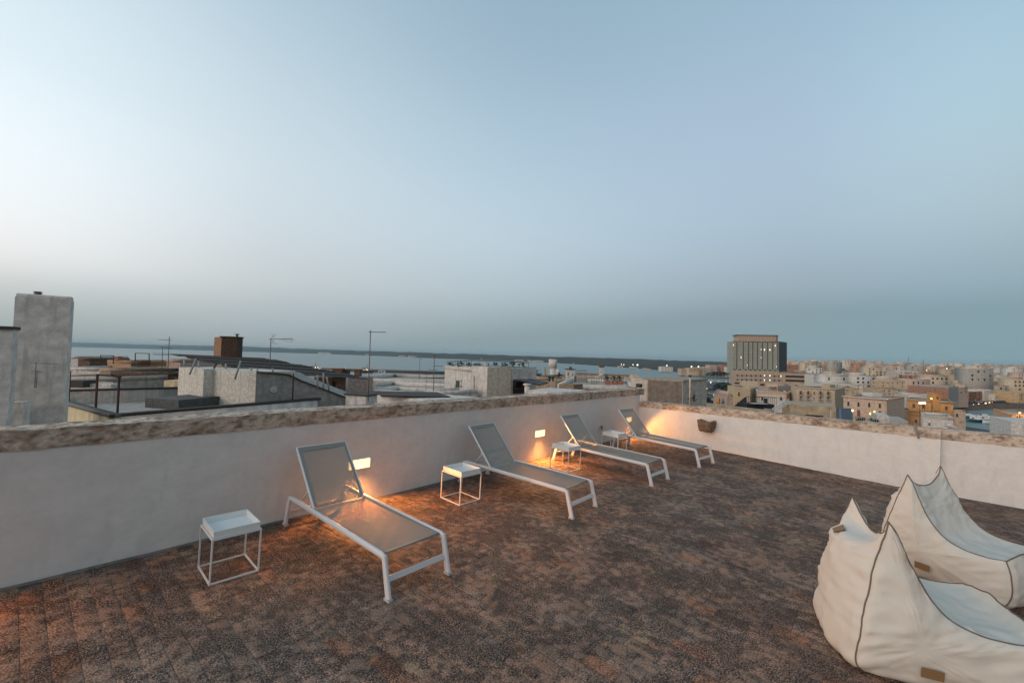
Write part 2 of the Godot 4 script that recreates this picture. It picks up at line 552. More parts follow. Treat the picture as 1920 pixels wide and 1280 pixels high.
	tube(st4, [Vector3(-0.03, 1.17, -0.10), Vector3(-0.03, 1.175, 0.0), Vector3(-0.015, 1.13, 0.035), Vector3(0.01, 1.04, 0.04), Vector3(0.03, 0.95, 0.03)], Vector3.RIGHT, [0.018], [0.018], 10, 1.0)
	part("pipe", done(st4), mat("grey_pipe", Color(0.20, 0.19, 0.185), 0.6), dr)
	# electric box
	var so := thing("socket_box", "small grey electric box low on the long parapet between the third and fourth loungers", "electric box", on(frame(WALL_P + WALL_D * 9.08, WALL_D) * mv(0, 0.40, 0.0)))
	part("cover", box_mesh(Vector3(0.10, 0.105, 0.05)), mat("box_grey", Color(0.36, 0.35, 0.34), 0.6), so, mv(0.0, 0, -0.025 + 0.05))
	part("socket_face", box_mesh(Vector3(0.07, 0.075, 0.01)), mat("box_dark", Color(0.09, 0.085, 0.08), 0.5), so, mv(0.0, 0.005, 0.054))
	# floodlight at the end of the higher wall
	var fl := thing("floodlight", "small black floodlight on the end of the higher parapet above the corner", "floodlight", on(Transform3D(Basis(), CORNER + WALL_N * -0.12 + Vector3(0.0, 1.262, -0.05))))
	var st5 := begin()
	add_box(st5, Vector3(0.16, 0.10, 0.07), Transform3D(Basis(Vector3.UP, -0.5), Vector3(0.10, 0.09, 0)))
	part("head", done(st5), mat("black_metal", Color(0.02, 0.02, 0.02), 0.5), fl)
	var st6 := begin()
	add_rod(st6, Vector3(0, -0.01, 0), Vector3(0.04, 0.09, 0), 0.014)
	add_rod(st6, Vector3(0, 0.0, 0), Vector3(-0.22, 0.035, -0.02), 0.009)
	part("bracket", done(st6), mats.black_metal, fl)

func wall_piece(p: Vector3, q: Vector3, n: Vector3, thick: float, y0: float, y1: float, t0: float, t1: float, nz: FastNoiseLite, amp: float, nl: int, nh: int, proud := 0.0) -> ArrayMesh:
	var f := n * proud
	var bk := n * -thick
	var U := Vector3.UP
	return rough_block([p + f + U * y0, q + f + U * y1, q + bk + U * y1, p + bk + U * y0, p + f + U * t0, q + f + U * t1, q + bk + U * t1, p + bk + U * t0], nz, amp, nl, nh, 5)

# ------------------------------------------------------------------ lamps on the wall
func wall_lamps():
	var labels := ["glowing rectangular wall lamp on the parapet left of the nearest side table, outside the frame", "glowing rectangular wall lamp on the parapet just right of the nearest lounger's backrest",
		"glowing rectangular wall lamp on the parapet between the second and third loungers", "glowing rectangular wall lamp on the parapet hidden behind the farthest lounger's backrest"]
	var ss := [-1.15, 2.76, 6.67, 10.56]
	var hs := [0.52, 0.52, 0.51, 0.47]
	for i in 4:
		var o := thing("wall_lamp", labels[i], "wall lamp", on(frame(WALL_P + WALL_D * ss[i] + WALL_N * 0.003, WALL_D) * mv(0, hs[i], 0)), "wall lamps along the parapet")
		part("lamp_body", box_mesh(Vector3(0.315, 0.135, 0.022)), mat("lamp_white", Color(0.7, 0.69, 0.67), 0.5), o, mv(0, 0, 0.008))
		part("lamp_lens", box_mesh(Vector3(0.295, 0.115, 0.01)), glow("lens", Color(1.0, 0.80, 0.50), 2.6), o, mv(0, 0, 0.021))
		var l := SpotLight3D.new()
		l.name = "lamp_light"
		l.light_color = Color(1.0, 0.66, 0.33)
		l.light_energy = LAMP_E * [0.45, 1.0, 1.0, 0.42][i]
		l.light_size = 0.07
		l.spot_range = 12.0
		l.spot_attenuation = 2.0
		l.spot_angle = 74.0
		l.spot_angle_attenuation = 0.35
		l.shadow_enabled = true
		o.add_child(l, true)
		# the light looks out of the lens, tipped down to the floor
		l.transform = Transform3D(Basis(Vector3.UP, PI) * Basis(Vector3.RIGHT, -LAMP_TIP), Vector3(0, -0.005, 0.06))

# ------------------------------------------------------------------ sun loungers, side tables, trays
const LW := 0.643
func lounger_xf(x: float, z: float, yaw: float) -> Transform3D:
	return on(Transform3D(Basis(Vector3.UP, yaw), Vector3(x, 0, z)))

func make_lounger(label: String) -> Node3D:
	var alu := mat("light_metal", Color(0.60, 0.605, 0.62), 0.42)
	var t := thing("sun_lounger", label, "sun lounger", Transform3D(), "sun loungers along the parapet")
	var sling := mat("sling", Color(0.40, 0.39, 0.35), 0.85, "sling", 0.30)
	sling.transparency = BaseMaterial3D.TRANSPARENCY_ALPHA
	sling.albedo_color.a = 0.72
	sling.cull_mode = BaseMaterial3D.CULL_DISABLED
	var hem := mat("sling_hem", Color(0.34, 0.345, 0.32), 0.85, "sling", 0.30)
	var X := Vector3.RIGHT
	for x in [0.0, LW]:
		var st := begin()
		tube(st, [Vector3(x, 0.312, -0.105), Vector3(x, 0.328, -0.118), Vector3(x, 0.334, -0.145), Vector3(x, 0.334, -1.945), Vector3(x, 0.328, -1.972), Vector3(x, 0.312, -1.985)], X, [0.017, 0.019, 0.020], [0.026, 0.027, 0.026], 14, 0.75)
		part("side_rail", done(st), alu, t)
	for x in [0.0, LW]:
		for e in [0, 1]:
			var st := begin()
			var z0 := -0.112 if e == 0 else -1.979
			var z1 := -0.010 if e == 0 else -2.068
			tube(st, [Vector3(x, 0.338, z0 + (0.008 if e == 0 else -0.008)), Vector3(x, 0.02, z1)], X, [0.0175, 0.0175], [0.026, 0.030], 12, 0.55)
			var lg := part("leg", done(st), alu, t)
			part("foot_cap", box_mesh(Vector3(0.042, 0.022, 0.074)), mat("foot_grey", Color(0.42, 0.42, 0.43), 0.6), lg, mv(x, 0.0125, z1 + (0.0 if e == 0 else 0.0)))
	for z in [-0.060, -2.02]:
		part("cross_bar", box_mesh(Vector3(LW - 0.034, 0.046, 0.018)), alu, t, Transform3D(Basis(X, -0.3 if z > -1 else 0.3), Vector3(LW / 2, 0.155, z)))
	part("hinge_tube", cyl(0.013, LW - 0.03), alu, t, Transform3D(Basis(Vector3.BACK, PI / 2), Vector3(LW / 2, 0.325, -1.465)))
	part("end_tube", cyl(0.012, LW - 0.03), alu, t, Transform3D(Basis(Vector3.BACK, PI / 2), Vector3(LW / 2, 0.322, -0.175)))
	# seat
	var s0 := begin()
	grid(s0, func(u, v): return Vector3(0.018 + (LW - 0.036) * u, 0.346 - 0.016 * sin(PI * u) * sin(PI * v), -0.135 - 1.335 * v), 10, 16, 1)
	var seat := part("seat_sling", done(s0), sling, t)
	var s1 := begin()
	add_box(s1, Vector3(LW - 0.05, 0.008, 0.03), mv(LW / 2, 0.3445, -0.145))
	part("hem", done(s1), hem, seat)
	for x in [0.026, LW - 0.026]:
		part("hem", box_mesh(Vector3(0.014, 0.006, 1.30)), hem, seat, mv(x, 0.3485, -0.80))
	# backrest
	var h0 := Vector3(0, 0.345, -1.477)
	var h1 := Vector3(0, 0.886, -1.974)
	var bx := 0.030
	for x in [bx, LW - bx]:
		var st := begin()
		tube(st, [h0 + X * x, h1 + X * x], X, [0.011], [0.013], 10, 0.7)
		part("backrest_rail", done(st), alu, t)
	var nrm := X.cross(h1 - h0).normalized()
	var s2 := begin()
	grid(s2, func(u, v): return h0.lerp(h1, 0.01 + 0.985 * v) + X * (bx + 0.008 + (LW - 2 * bx - 0.016) * u) + nrm * (0.010 - 0.010 * sin(PI * u)), 10, 8, 1)
	var bk := part("backrest_sling", done(s2), sling, t)
	var dirb := (h1 - h0).normalized()
	var bb := Basis(X, dirb, X.cross(dirb))
	part("hem", box_mesh(Vector3(LW - 2 * bx - 0.01, 0.055, 0.006)), hem, bk, Transform3D(bb, h1 - dirb * 0.03 + X * LW / 2 + nrm * 0.008))
	for x in [bx + 0.024, LW - bx - 0.024]:
		part("hem", box_mesh(Vector3(0.026, 0.66, 0.005)), hem, bk, Transform3D(bb, (h0 + h1) * 0.5 + X * x + nrm * 0.010))
	part("head_tube", cyl(0.011, LW - 2 * bx), alu, t, Transform3D(Basis(Vector3.BACK, PI / 2), h1 + X * LW / 2))
	# prop behind the backrest
	var pa := h0.lerp(h1, 0.36)
	var pb := Vector3(0, 0.336, -1.835)
	for x in [0.075, LW - 0.075]:
		var st := begin()
		add_rod(st, pa + X * x, pb + X * x, 0.008)
		part("prop_rod", done(st), alu, t)
	part("prop_bar", cyl(0.008, LW - 0.03), alu, t, Transform3D(Basis(Vector3.BACK, PI / 2), pb + X * LW / 2))
	part("brace_tube", cyl(0.010, LW - 2 * bx), alu, t, Transform3D(Basis(Vector3.BACK, PI / 2), pa + X * LW / 2 - nrm * 0.030))
	return t

func cyl(r: float, h: float) -> CylinderMesh:
	var k := "cyl%.3f,%.3f" % [r, h]
	if not shared.has(k):
		var c := CylinderMesh.new()
		c.top_radius = r
		c.bottom_radius = r
		c.height = h
		c.radial_segments = 14
		c.rings = 0
		shared[k] = c
	return shared[k]

func make_table(label: String) -> Node3D:
	var A := 0.372
	var B := 0.4015
	var H := 0.384
	var m := mat("table_white", Color(0.66, 0.64, 0.62), 0.5)
	var t := thing("side_table", label, "side table", Transform3D(), "white wire side tables")
	var w := 0.0125
	for x in [0.0, A]:
		for z in [0.0, -B]:
			part("leg", box_mesh(Vector3(w, H - 2 * w, w)), m, t, mv(x, H / 2, z))
	for y in [w / 2, H - w / 2]:
		for z in [0.0, -B]: part("frame_bar", box_mesh(Vector3(A + w, w, w)), m, t, mv(A / 2, y, z))
		for x in [0.0, A]: part("frame_bar", box_mesh(Vector3(w, w, B - w)), m, t, mv(x, y, -B / 2))
	return t

func make_tray(label: String) -> Node3D:
	# loose tray standing on the table frame, sides leaning slightly outwards
	var A := 0.352
	var B := 0.384
	var m := mat("tray_white", Color(0.72, 0.735, 0.72), 0.42)
	var t := thing("serving_tray", label, "tray", Transform3D(), "white trays on the side tables")
	part("tray_base", box_mesh(Vector3(A, 0.006, B)), m, t, mv(0, 0.003, 0))
	for s in [-1, 1]:
		part("rim", box_mesh(Vector3(0.006, 0.058, B + 0.006)), m, t, Transform3D(Basis(Vector3.BACK, -0.06 * s), Vector3(s * A / 2, 0.032, 0)))
		part("rim", box_mesh(Vector3(A - 0.006, 0.058, 0.006)), m, t, Transform3D(Basis(Vector3.RIGHT, 0.06 * s), Vector3(0, 0.032, s * B / 2)))
	return t

func furniture():
	var L := [[-0.893, -3.644, 0.856, "nearest light grey sling lounger, between the two nearest side tables"],
		[0.907, -5.675, 0.887, "second nearest light grey sling lounger, its head end beside the second side table"],
		[2.466, -7.305, 0.814, "third light grey sling lounger, between the second and third wall lamps"],
		[3.894, -8.758, 0.739, "farthest light grey sling lounger, in the corner by the right parapet"]]
	var first := make_lounger(L[0][3])
	for i in 4:
		var o := first if i == 0 else dup(first, L[i][3])
		o.transform = lounger_xf(L[i][0], L[i][1], L[i][2])
	var T := [[-2.436, -3.728, 0.813, "white wire side table nearest the camera, left of the nearest lounger"],
		[-0.581, -5.922, 0.826, "white wire side table between the first and second loungers"],
		[1.129, -7.849, 0.799, "white wire side table between the second and third loungers, lit orange"],
		[2.411, -9.458, 0.798, "white wire side table between the third and fourth loungers"]]
	var names := ["white rimmed tray on the side table nearest the camera", "white rimmed tray on the side table between first and second loungers", "white rimmed tray on the side table between second and third loungers", "white rimmed tray on the farthest side table"]
	var tb := make_table(T[0][3])
	var ty := make_tray(names[0])
	for i in 4:
		var o := tb if i == 0 else dup(tb, T[i][3])
		o.transform = lounger_xf(T[i][0], T[i][1], T[i][2])
		var q := ty if i == 0 else dup(ty, names[i])
		q.transform = o.transform * mv(0.186, 0.3842, -0.2008)

# ------------------------------------------------------------------ bean bags
func bag_profile() -> Array:
	# side view, x from the back forwards, y up: [point, kind]; kind 1 marks the corners where seams meet
	return [Vector2(0.10, 0.0), Vector2(0.035, 0.07), Vector2(0.03, 0.20), Vector2(0.06, 0.42), Vector2(0.11, 0.66), Vector2(0.165, 0.88), Vector2(0.215, 1.05),
		Vector2(0.265, 0.97), Vector2(0.335, 0.80), Vector2(0.43, 0.62), Vector2(0.55, 0.495), Vector2(0.70, 0.44), Vector2(0.86, 0.435), Vector2(0.985, 0.455),
		Vector2(1.02, 0.34), Vector2(1.03, 0.18), Vector2(0.985, 0.05), Vector2(0.92, 0.0)]

func bag_curve() -> Array:
	var p := bag_profile()
	var sharp := [0, 6, 13, 17]
	var out := []      # [point, segment: 0 back, 1 seat, 2 front, 3 bottom]
	for k in 4:
		var i0: int = sharp[k]
		var i1: int = sharp[(k + 1) % 4] if k < 3 else p.size()
		var c := Curve2D.new()
		for i in range(i0, i1 + 1):
			var q: Vector2 = p[i % p.size()]
			var t := Vector2.ZERO
			if i > i0 and i < i1: t = (p[(i + 1) % p.size()] - p[i - 1]) / 6.0
			c.add_point(q, -t, t)
		var n: int = [44, 48, 18, 16][k]
		for j in n: out.append([c.sample_baked(c.get_baked_length() * j / n, true), k])
	return out

func make_bag(label: String, sd: int, sag: float, lean: float) -> Node3D:
	var t := thing("bean_bag", label, "bean bag", Transform3D(), "cream canvas bean bags")
	var cloth := mat("canvas", Color(0.70, 0.67, 0.61), 0.95, "weave", 0.16, "crumple_n", 0.0)
	cloth.normal_enabled = false
	var cu := bag_curve()
	var n := cu.size()
	var nz := noise(sd, 1.0, 3)
	var half = func(p: Vector2) -> float: return lerpf(0.43, 0.355, smoothstep(0.2, 1.0, p.y)) - 0.05 * smoothstep(0.06, 0.0, p.y)
	var wr := noise(sd + 5, 1.0, 2)
	# creases run across the pull of the cloth: fine ripples that gather at the seams
	var crease = func(q: Vector3, edge: float) -> float:
		var a := wr.get_noise_3d(q.x * 2.2 + q.y * 1.2, q.y * 13.0 - q.x * 6.0, q.z * 2.6)
		var b := wr.get_noise_3d(q.x * 4.0 + 7.0, q.y * 26.0 - q.x * 12.0, q.z * 4.0 + 3.0)
		var big := nz.get_noise_3d(q.x * 2.6, q.y * 3.4, q.z * 3.0)
		var ridge: float = 1.0 - absf(wr.get_noise_3d(q.x * 1.8 - q.y * 1.0 + 11.0, q.y * 9.0 - q.x * 4.5, q.z * 2.2)) * 3.0
		return big * 0.030 + a * (0.008 + 0.014 * edge) + b * (0.003 + 0.005 * edge) + maxf(ridge, 0.0) * 0.006 * (0.4 + edge)
	var nrm = func(i: int) -> Vector2:
		var a: Vector2 = cu[(i + n - 1) % n][0]
		var b: Vector2 = cu[(i + 1) % n][0]
		var d := (b - a).normalized()
		return Vector2(-d.y, d.x)
	var edge_pt = func(i: int, side: float) -> Vector3:
		var p: Vector2 = cu[i % n][0]
		var wob: float = 0.016 * nz.get_noise_3d(p.x * 3.0, p.y * 3.0, side * 4.0)
		return Vector3(p.x + wob + lean * side * p.y * 0.0, p.y * (1.0 + 0.05 * lean * side * smoothstep(0.5, 1.0, p.y)), side * (half.call(p) + wob))
	var st := begin()
	var M := 34
	var bulge := [0.13, -0.03, 0.06, 0.0]
	var pt = func(i: int, j: int) -> Vector3:
		var v := 2.0 * j / M - 1.0
		var e0: Vector3 = edge_pt.call(i, -1.0)
		var e1: Vector3 = edge_pt.call(i, 1.0)
		var q := e0.lerp(e1, (v + 1) / 2)
		var p: Vector2 = cu[i % n][0]
		var nn: Vector2 = nrm.call(i)
		var k: int = cu[i % n][1]
		var round_ := pow(1.0 - v * v, 0.75)
		var top := smoothstep(0.64, 1.04, p.y)
		var out: float = bulge[k] * round_ * (1.0 - top)
		if k == 0: out = 0.115 * round_ * (1.0 - smoothstep(0.88, 1.05, p.y)) * lerpf(0.85, 1.1, smoothstep(0.3, 0.8, p.y))
		if k == 1 and p.y > 0.5: out += 0.03 * round_ * sin(PI * clampf((p.y - 0.5) / 0.5, 0, 1))
		var edge := smoothstep(0.55, 1.0, absf(v))
		out += crease.call(q, edge) * smoothstep(1.0, 0.93, absf(v)) * (0.0 if k == 3 else 1.0)
		q += Vector3(nn.x, nn.y, 0) * out
		q.y -= sag * top * round_
		q.x += 0.03 * top * round_
		q.y = maxf(q.y, 0.002)
		return q
	for i in n:
		var k: int = cu[i][1]
		for j in M:
			var a: Vector3 = pt.call(i, j)
			var b: Vector3 = pt.call(i, j + 1)
			var c: Vector3 = pt.call(i + 1, j + 1)
			var d: Vector3 = pt.call(i + 1, j)
			for v in [a, b, c, a, c, d]:
				st.set_smooth_group(1 + k)
				st.add_vertex(v)
	# side panels: from the seam towards an inner ridge, puffed out
	var R := 16
	for side in [-1.0, 1.0]:
		var pp = func(i: int, r: int) -> Vector3:
			var f := 1.0 - float(r) / R
			var e: Vector3 = edge_pt.call(i, side)
			var p: Vector2 = cu[i % n][0]
			var core := Vector2(0.38, 0.30)
			var base := core.lerp(Vector2(e.x, e.y), f)
			var puff: float = 0.085 * pow(1.0 - f * f, 0.6) * (1.0 - 0.55 * smoothstep(0.5, 1.0, base.y))
			var z: float = lerpf(side * 0.40, e.z, f * f) + side * puff
			var q := Vector3(base.x, maxf(base.y, 0.002), z)
			q.z += side * crease.call(q, smoothstep(0.6, 1.0, f)) * smoothstep(1.0, 0.93, f) * smoothstep(0.0, 0.3, f)
			return q
		for i in n:
			for r in R:
				var a: Vector3 = pp.call(i, r)
				var b: Vector3 = pp.call(i + 1, r)
				var c: Vector3 = pp.call(i + 1, r + 1)
				var d: Vector3 = pp.call(i, r + 1)
				for v in ([a, c, b, a, d, c] if side < 0 else [a, b, c, a, c, d]):
					st.set_smooth_group(8 if side < 0 else 9)
					st.add_vertex(v)
	var body := part("canvas_body", done(st), cloth, t)
	# piping along every seam
	var pipe := mat("piping", Color(0.155, 0.115, 0.088), 0.8)
	for side in [-1.0, 1.0]:
		var segs := [[2, 44], [44, 92], [92, 108]]
		for s in segs:
			var pts := []
			for i in range(s[0], s[1] + 1):
				pts.append((edge_pt.call(i, side) as Vector3) + Vector3(0, 0, side * 0.003))
			var sp := begin()
			tube(sp, pts, Vector3(0, 0, 1), [0.0055], [0.0055], 6, 1.0)
			part("piping", done(sp), pipe, body)
	var across := []
	var front := []
	for j in M + 1:
		across.append((pt.call(44, j) as Vector3) + Vector3(0.0, 0.003, 0))
		front.append((pt.call(92, j) as Vector3) + Vector3(0.003, 0.003, 0))
	for a in [across, front]:
		var sp := begin()
		tube(sp, a, Vector3(1, 0, 0), [0.0055], [0.0055], 6, 1.0)
		part("piping", done(sp), pipe, body)
	# leather tags: high on the back, and low on the near side
	var hide := mat("leather", Color(0.215, 0.125, 0.055), 0.6)
	var tagm = func(c: Array) -> ArrayMesh:
		var sg := begin()
		grid(sg, func(u, v): return (c[0] as Vector3).lerp(c[1], u).lerp((c[3] as Vector3).lerp(c[2], u), v), 4, 2, 1)
		grid(sg, func(u, v): return (c[0] as Vector3).lerp(c[1], u).lerp((c[3] as Vector3).lerp(c[2], u), v) * 0.99 + Vector3(0.003, 0.003, 0), 4, 2, 2)
		return done(sg)
	var q := []
	for w in [[35, 9], [35, 13], [39, 13], [39, 9]]:
		var nn: Vector2 = nrm.call(w[0])
		q.append((pt.call(w[0], w[1]) as Vector3) + Vector3(nn.x, nn.y, 0) * 0.032)
	part("leather_tag", tagm.call(q), hide, t)
	for side in [1.0]:
		var y := 0.16
		part("leather_tag", box_mesh(Vector3(0.12, 0.065, 0.003)), hide, t, Transform3D(Basis(Vector3.RIGHT, 0.1), Vector3(0.42, y, side * 0.50)))
	return t

func bean_bags():
	var a := make_bag("nearest cream bean bag with brown piping, leather tag on its back", 81, 0.17, 0.25)
	a.transform = on(Transform3D(Basis(Vector3.UP, deg_to_rad(-21.0)), Vector3(2.67, 0.0, -3.52)))
	var b := make_bag("rear cream bean bag with slumped top, beyond the nearest one", 91, 0.16, -0.5)
	b.transform = on(Transform3D(Basis(Vector3.UP, deg_to_rad(-65.0)), Vector3(4.60, 0.0, -5.10)))

# ------------------------------------------------------------------ buildings
# A building whose front runs from column x0 (roof line at y0, distance d0) to x1 (y1, d1), going back `deep` metres and down to height `base`.
func building(called: String, label: String, cat: String, x0: float, y0: float, x1: float, y1: float, d0: float, d1: float, deep: float, base: float, m: Material, rim := 0.0, roof_m: Material = null, group := "") -> Dictionary:
	var L := at(x0, y0, d0)
	var R := at(x1, y1, d1)
	var top := (L.y + R.y) * 0.5
	L.y = base
	R.y = base
	var w := (R - L).length()
	var x := (R - L) / w
	var xf := Transform3D(Basis(x, Vector3.UP, x.cross(Vector3.UP)), (L + R) * 0.5)
	var n := thing(called, label, cat, xf, group)
	var h := top - base
	part("wall", box_mesh(Vector3(w, h - rim, deep)), m, n, mv(0, (h - rim) / 2, -deep / 2))
	if rim > 0.0:
		var st := begin()
		var k := 0.22 if rim < 0.9 else 0.3
		add_box(st, Vector3(w + 0.04, rim, k), mv(0, h - rim / 2, -k / 2 + 0.02))
		add_box(st, Vector3(w + 0.04, rim, k), mv(0, h - rim / 2, -deep + k / 2 - 0.02))
		for s in [-1, 1]: add_box(st, Vector3(k, rim, deep - 2 * k + 0.04), mv(s * (w / 2 - k / 2 + 0.02), h - rim / 2, -deep / 2))
		part("parapet", done(st), m, n)
		part("roof", box_mesh(Vector3(w - 2 * k, 0.03, deep - 2 * k)), roof_m if roof_m else mat("roof_grey", Color(0.36, 0.35, 0.34), 0.95, "weather", 4.0), n, mv(0, h - rim + 0.017, -deep / 2))
	return {"n": n, "w": w, "h": h, "x0": x0, "x1": x1, "y0": y0, "y1": y1, "d0": d0, "d1": d1, "deep": deep}

# window centred at picture column px, row py, of pw by ph picture pixels, on a building's front
func window(b: Dictionary, px: float, py: float, pw: float, ph: float, style := "plain", pane: Material = null, frame_m: Material = null, called := "window") -> MeshInstance3D:
	var u: float = (px - b.x0) / (b.x1 - b.x0)
	# distance varies as 1/d along the front
	var t: float = u / b.d1 / ((1.0 - u) / b.d0 + u / b.d1) if b.d0 != b.d1 else u
	t = u * b.d0 / (u * b.d0 + (1.0 - u) * b.d1)
	var d: float = lerpf(b.d0, b.d1, t)
	var k := d / FOCAL
	var w: float = pw * k * b.w / ((b.x1 - b.x0) * (b.d0 + b.d1) * 0.5 / FOCAL)
	var h := ph * k
	var x: float = (t - 0.5) * b.w
	var y: float = b.h - (py - lerpf(b.y0, b.y1, u)) * k
	var glass: Material = pane if pane else mat("dark_glass", Color(0.035, 0.034, 0.036), 0.25)
	var fm: Material = frame_m if frame_m else mat("stone_trim", Color(0.5, 0.44, 0.36), 0.9)
	if style == "plain":
		return part(called, box_mesh(Vector3(snappedf(w, 0.05), snappedf(h, 0.05), 0.08)), glass, b.n, mv(x, y, 0.02))
	var e := clampf(w * 0.14, 0.06, 0.25)
	var st := begin()
	add_box(st, Vector3(e, h, 0.16), mv(-w / 2 - e / 2, 0, 0))
	add_box(st, Vector3(e, h, 0.16), mv(w / 2 + e / 2, 0, 0))
	add_box(st, Vector3(w + 2 * e, e, 0.17), mv(0, h / 2 + e / 2, 0))
	add_box(st, Vector3(w + 2.6 * e, e * 0.8, 0.24), mv(0, -h / 2 - e * 0.4, 0))
	var f := part(called, done(st), fm, b.n, mv(x, y, 0.04))
	var p := part("pane", box_mesh(Vector3(w, h, 0.06)), glass, f, mv(0, 0, -0.01))
	if style == "shutters":
		for s in [-1, 1]:
			part("shutter", box_mesh(Vector3(w * 0.42, h * 0.98, 0.05)), mat("shutter_brown", Color(0.10, 0.05, 0.035), 0.7), f, mv(s * w * 0.27, 0, 0.045))
	if style == "balcony":
		var sb := begin()
		add_box(sb, Vector3(w * 2.1, 0.16, 0.9), mv(0, -h / 2 - 0.08, 0.5))
		part("balcony_slab", done(sb), fm, f)
		var sr := begin()
		add_box(sr, Vector3(w * 2.1, 0.05, 0.05), mv(0, -h / 2 + 0.95, 0.92))
		for i in 9: add_box(sr, Vector3(0.03, 0.95, 0.03), mv(lerpf(-1, 1, i / 8.0) * w * 1.03, -h / 2 + 0.46, 0.92))
		for s in [-1, 1]: add_box(sr, Vector3(0.05, 0.05, 0.9), mv(s * w * 1.03, -h / 2 + 0.95, 0.5))
		part("balcony_railing", done(sr), mat("iron", Color(0.05, 0.045, 0.045), 0.6), f)
	return f

func ledge(b: Dictionary, py: float, ph: float, m: Material, proud := 0.18, called := "cornice"):
	var k: float = (b.d0 + b.d1) * 0.5 / FOCAL
	part(called, box_mesh(Vector3(b.w + 2 * proud, ph * k, proud + 0.2)), m, b.n, mv(0, b.h - (py - (b.y0 + b.y1) * 0.5) * k, proud / 2 - 0.02))

# a box standing on a roof or the ground, named by its picture edges
func lump(called: String, label: String, cat: String, x0: float, y0: float, x1: float, y1: float, d: float, deep: float, m: Material, part_name := "body", d1 := -1.0) -> Dictionary:
	var dd := d if d1 < 0.0 else d1
	var a := at(x0, y1, d)
	var L := at(x0, y0, d)
	var R := at(x1, y0, dd)
	L.y = 0
	R.y = 0
	var w := (R - L).length()
	var x := (R - L) / w
	var mid := (L + R) * 0.5
	var base := a.y
	var h := at(x0, y0, d).y - base
	var n := thing(called, label, cat, Transform3D(Basis(x, Vector3.UP, x.cross(Vector3.UP)), Vector3(mid.x, base, mid.z)))
	part(part_name, box_mesh(Vector3(w, h, deep)), m, n, mv(0, h / 2, -deep / 2))
	return {"n": n, "w": w, "h": h, "x0": x0, "x1": x1, "y0": y0, "y1": y0, "d0": d, "d1": dd, "deep": deep}

# makes building b a part of building into: its wall becomes that part, the rest its sub-parts
func adopt(b: Dictionary, into: Dictionary, called: String, label := ""):
	var root: Node3D = b.n
	var host: Node3D = into.n
	var kids := root.get_children()
	var wall: MeshInstance3D = null
	for c in kids:
		var xf: Transform3D = host.transform.affine_inverse() * root.transform * (c as Node3D).transform
		root.remove_child(c)
		if wall == null:
			wall = part(called, (c as MeshInstance3D).mesh, (c as MeshInstance3D).material_override, host, xf)
			if label: wall.set_meta("label", label)
			c.free()
		else:
			wall.add_child(c, true)
			(c as Node3D).transform = wall.transform.affine_inverse() * xf
	remove_child(root)
	root.free()

func wmat(k: String, c: Color, size := 3.0) -> StandardMaterial3D:
	c = Color(minf(c.r * 1.32, 0.82), minf(c.g * 1.30, 0.79), minf(c.b * 1.27, 0.76))
	return mat(k, c, 0.94, "weather", size)

func rails(called: String, label: String, cat: String, pts: Array, height: float, m: Material, gap: float, t := 0.02):
	# a railing along points: top rail, bottom rail, balusters
	var o := thing(called, label, cat, Transform3D(Basis(), pts[0]))
	var p0: Vector3 = pts[0]
	for i in pts.size() - 1:
		var a: Vector3 = pts[i] - p0
		var b: Vector3 = pts[i + 1] - p0
		var st := begin()
		add_bar(st, a + Vector3.UP * height, b + Vector3.UP * height, t * 2.2, t * 2.2)
		add_bar(st, a + Vector3.UP * 0.1, b + Vector3.UP * 0.1, t * 1.5, t * 1.5)
		part("handrail", done(st), m, o)
		var n := maxi(2, int((b - a).length() / gap))
		for k in n + 1:
			var q := a.lerp(b, float(k) / n)
			part("baluster", box_mesh(Vector3(t, height, t)), m, o, mv(q.x, q.y + height / 2, q.z))
	return o

func antenna(label: String, x: float, ytop: float, ybot: float, d: float, arms: Array, r := 0.02):
	# arms: [height in picture row, length left, length right] in metres; boom with short elements
	var foot := at(x, ybot, d)
	var h := at(x, ytop, d).y - foot.y
	var m := mat("antenna_metal", Color(0.12, 0.105, 0.10), 0.6)
	var o := thing("tv_antenna", label, "antenna", Transform3D(Basis(), foot), "television aerials on the roofs")
	var st := begin()
	add_rod(st, Vector3.ZERO, Vector3(0, h, 0), r, 8)
	part("mast", done(st), m, o)
	for a in arms:
		var y: float = at(x, a[0], d).y - foot.y
		var sb := begin()
		add_rod(sb, Vector3(-a[1], y, 0), Vector3(a[2], y, 0), r * 0.7, 6)
		var boom := part("boom", done(sb), m, o)
		var n := maxi(3, int((a[1] + a[2]) / 0.16))
		for k in n + 1:
			var xx: float = lerpf(-a[1], a[2], float(k) / n)
			var e := 0.10 + 0.16 * absf(float(k) / n - 0.3)
			var se := begin()
			add_rod(se, Vector3(xx, y - 0.01, -e), Vector3(xx, y + 0.01, e), r * 0.35, 5)
			part("element", done(se), m, boom)
	return o

